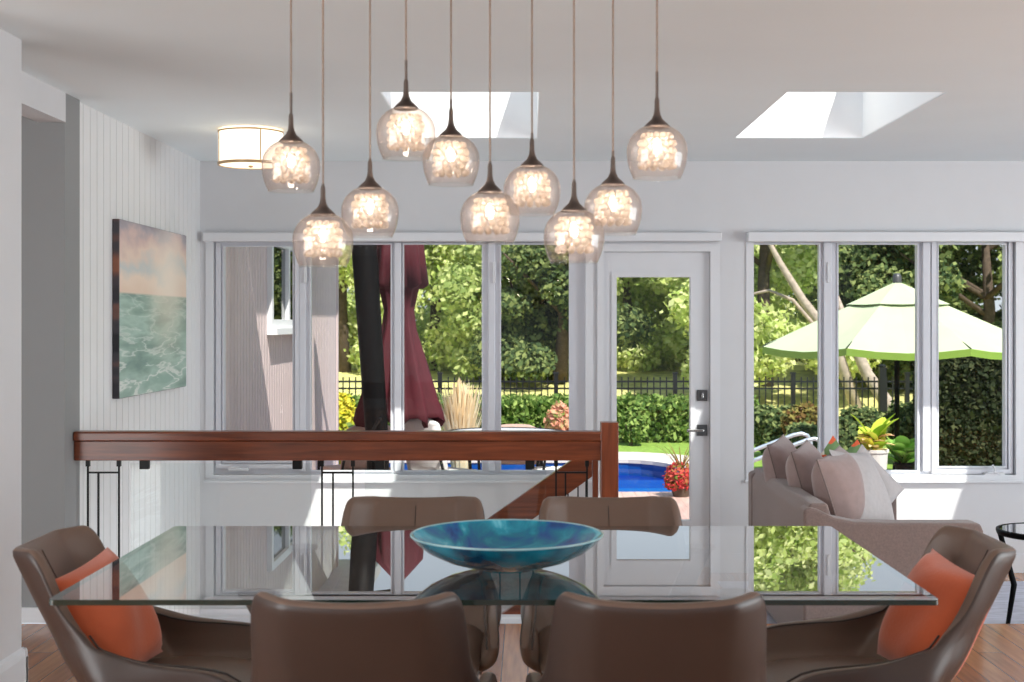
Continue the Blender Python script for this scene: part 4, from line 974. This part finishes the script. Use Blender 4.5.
# ------------------------------------------------ planters and patio furniture
DZ = -.40
def leafblade(q, base_, ang, ln, wd, lift, droop=.3):
    n = 5; vs = []
    dx, dy = math.cos(ang), math.sin(ang)
    for k in range(n+1):
        f = k/n; r_ = ln*f; z = lift*ln*f-droop*ln*f*f; w2 = wd*math.sin(PI*min(.97, .12+f*.88))**.8
        c = (base_[0]+dx*r_, base_[1]+dy*r_, base_[2]+z); vs += [(c[0]-dy*w2/2, c[1]+dx*w2/2, c[2]+.15*w2), c, (c[0]+dy*w2/2, c[1]-dx*w2/2, c[2]+.15*w2)]
    q.add(vs, [(3*k+i, 3*k+i+1, 3*k+4+i, 3*k+3+i) for k in range(n) for i in range(2)])
def potplant(name, label, px, d, pot_top_py, wpx, mats, ln, n, seed, potm, up=.9):
    s = F/d; r = thing(name, label, 'potted plant', (X(px, s), d, DZ-.02)); R = random.Random(seed); h = Z(pot_top_py, s)-DZ+.02; hw = wpx/s/2
    q = MB(); q.lathe([(.001, 0), (hw*.62, 0), (hw*.8, h*.5), (hw*.97, h-.03), (hw*1.04, h-.03), (hw*1.04, h), (hw*.92, h), (hw*.85, h-.05), (.001, h-.05)], 28); q.build('pot', potm, r, smooth=False, bevel=.004)
    for (m, cnt, L2, wd, lift) in mats:
        q = MB()
        for k in range(cnt): leafblade(q, (R.uniform(-.04, .04), R.uniform(-.04, .04), h+R.uniform(-.04, .1)), R.uniform(0, 6.28), L2*R.uniform(.7, 1.1), wd, lift*R.uniform(.7, 1.4), .35)
        q.build('leaves', LEAF[m], r, fix=False, smooth=True)
    return r
potplant('potted_croton', 'potted plant with yellow green and salmon leaves in a tall pale planter', 873, 12.0, 449, 30, [('yellowgreen', 12, .19, .15, 1.2), ('salmon', 26, .16, .08, .5)], .2, 20, 3, M['terracotta'])
potplant('leafy_potted_plant', 'round leafed green potted plant right of the parasol pole', 905, 13.2, 462, 20, [('hosta', 26, .24, .15, 1.0)], .2, 20, 5, M['post'])
d = 13.85; s = F/d
r = thing('flower_pot', 'pot of red mums with spiky grass beside the door glass edge', 'potted plant', (X(681, s), d, DZ))
q = MB(); q.lathe([(.001, 0), (.08, 0), (.12, .16), (.13, .18), (.11, .18), (.001, .15)], 24); q.build('pot', M['darkbark'], r)
v, n = leaves_mesh([(0, 0, .22, .16, .15, .13), (-.02, 0, .15, .15, .14, .10)], 900, .03, .8); leaf_obj('flowers', v, n, LEAF['redfl'], r)
V = MB()
for k in range(26): a = random.uniform(0, 6.28); leafblade(V, (0, 0, .25), a, random.uniform(.18, .34), .012, 1.6, .7)
V.build('grass_blades', LEAF['maple'], r, fix=False)
# patio table
r = thing('patio_table', 'round dark rimmed patio table between white outdoor chairs', 'table', (X(505, 103), 12.9, DZ))
q = MB(); q.lathe([(.001, .715), (.56, .715), (.57, .725), (.56, .735), (.001, .735)], 40); q.build('table_top', mat('patio_table_top', (196, 196, 200), .4), r)
q = MB(); q.lathe([(.565, .71), (.585, .71), (.585, .742), (.565, .742), (.565, .71)], 40); q.build('rim', M['black'], r)
for k in range(4): a = k*PI/2+.6; q = MB(); q.tube([(.42*math.cos(a), .42*math.sin(a), .71), (.34*math.cos(a), .34*math.sin(a), 0)], .016, 8); q.build('leg', M['black'], r)
def patio_chair(label, px, d, rz, fab, top=.90):
    s = F/d; r = thing('patio_chair', label, 'outdoor chair', (X(px, s), d, DZ), rz, 'outdoor chairs on the deck')
    q = MB(); n = 8; vs = []
    for k in range(n+1):
        f = k/n; z = .40+(top-.40)*f; y = -.22-.13*f; w2 = .25*(1-.18*max(0, f-.6)**2*4)
        for i in range(7): u = -1+2*i/6; vs.append((u*w2, y+.05*u*u, z-(.05*u**4 if k == n else 0)))
    q.add(vs, [(k*7+i, k*7+i+1, (k+1)*7+i+1, (k+1)*7+i) for k in range(n) for i in range(6)]); o = q.build('backrest', fab, r, smooth=True); o.modifiers.new('s', 'SOLIDIFY').thickness = .03
    q = MB(); q.box((-.25, -.24, .37), (.25, .25, .41)); q.build('seat', fab, r, bevel=.012)
    for sx_ in (-1, 1):
        q = MB(); q.tube([(sx_*.27, -.34, .62), (sx_*.28, -.05, .62), (sx_*.28, .22, .60), (sx_*.27, .25, .40), (sx_*.27, .27, 0)], .014, 8); q.build('arm_frame', M['black'], r, smooth=True)
        q = MB(); q.tube([(sx_*.26, -.34, .7), (sx_*.26, -.22, .38), (sx_*.26, -.28, 0)], .014, 8); q.build('leg', M['black'], r, smooth=True)
    return r
patio_chair('white backed outdoor chair right of the folded burgundy umbrella', 440, 12.6, -PI/2+.9, M['whitemesh'], .92)
patio_chair('white backed outdoor chair left of the coral shrub', 563, 12.7, PI/2+.2, M['whitemesh'], .90)
patio_chair('tan sling outdoor chair behind the left end of the patio table', 356, 12.9, .6, M['brownmesh'], .84)
patio_chair('tan sling outdoor chair on the far side of the patio table', 515, 13.7, PI, M['brownmesh'], .72)
# aluminium lounger on the patio behind the sofa
r = thing('garden_lounger', 'bent aluminium tube lounger frame outside behind the sofa', 'lounger', (X(785, 105), F/105, -.42))
zz = lambda py: Z(py, 105)+.42; xx = lambda px: (px-785)/105
for y in (-.3, .3): q = MB(); q.tube([(xx(735), y, zz(462)), (xx(752), y, zz(456)), (xx(775), y, zz(447)), (xx(800), y, zz(437.5)), (xx(808), y, zz(436)), (xx(814), y, zz(438)), (xx(817), y, zz(444)), (xx(818), y, zz(455)), (xx(818), y, .0)], .02, 10); q.build('side_frame', M['alu'], r, smooth=True)
q = MB(); q.tube([(xx(735), -.3, zz(462)), (xx(735), .3, zz(462))], .02, 8); q.tube([(xx(735), .3, zz(462)), (xx(735), .3, 0)], .02, 8); q.tube([(xx(735), -.3, zz(462)), (xx(735), -.3, 0)], .02, 8); q.tube([(xx(818), -.3, .3), (xx(818), .3, .3)], .02, 8); q.build('cross_bar', M['alu'], r, smooth=True)
q = MB(); q.add([(xx(735), -.28, .30), (xx(818), -.28, .30), (xx(818), .28, .30), (xx(735), .28, .30)], [(0, 1, 2, 3)]); o = q.build('sling', M['brownmesh'], r); o.modifiers.new('s', 'SOLIDIFY').thickness = .01
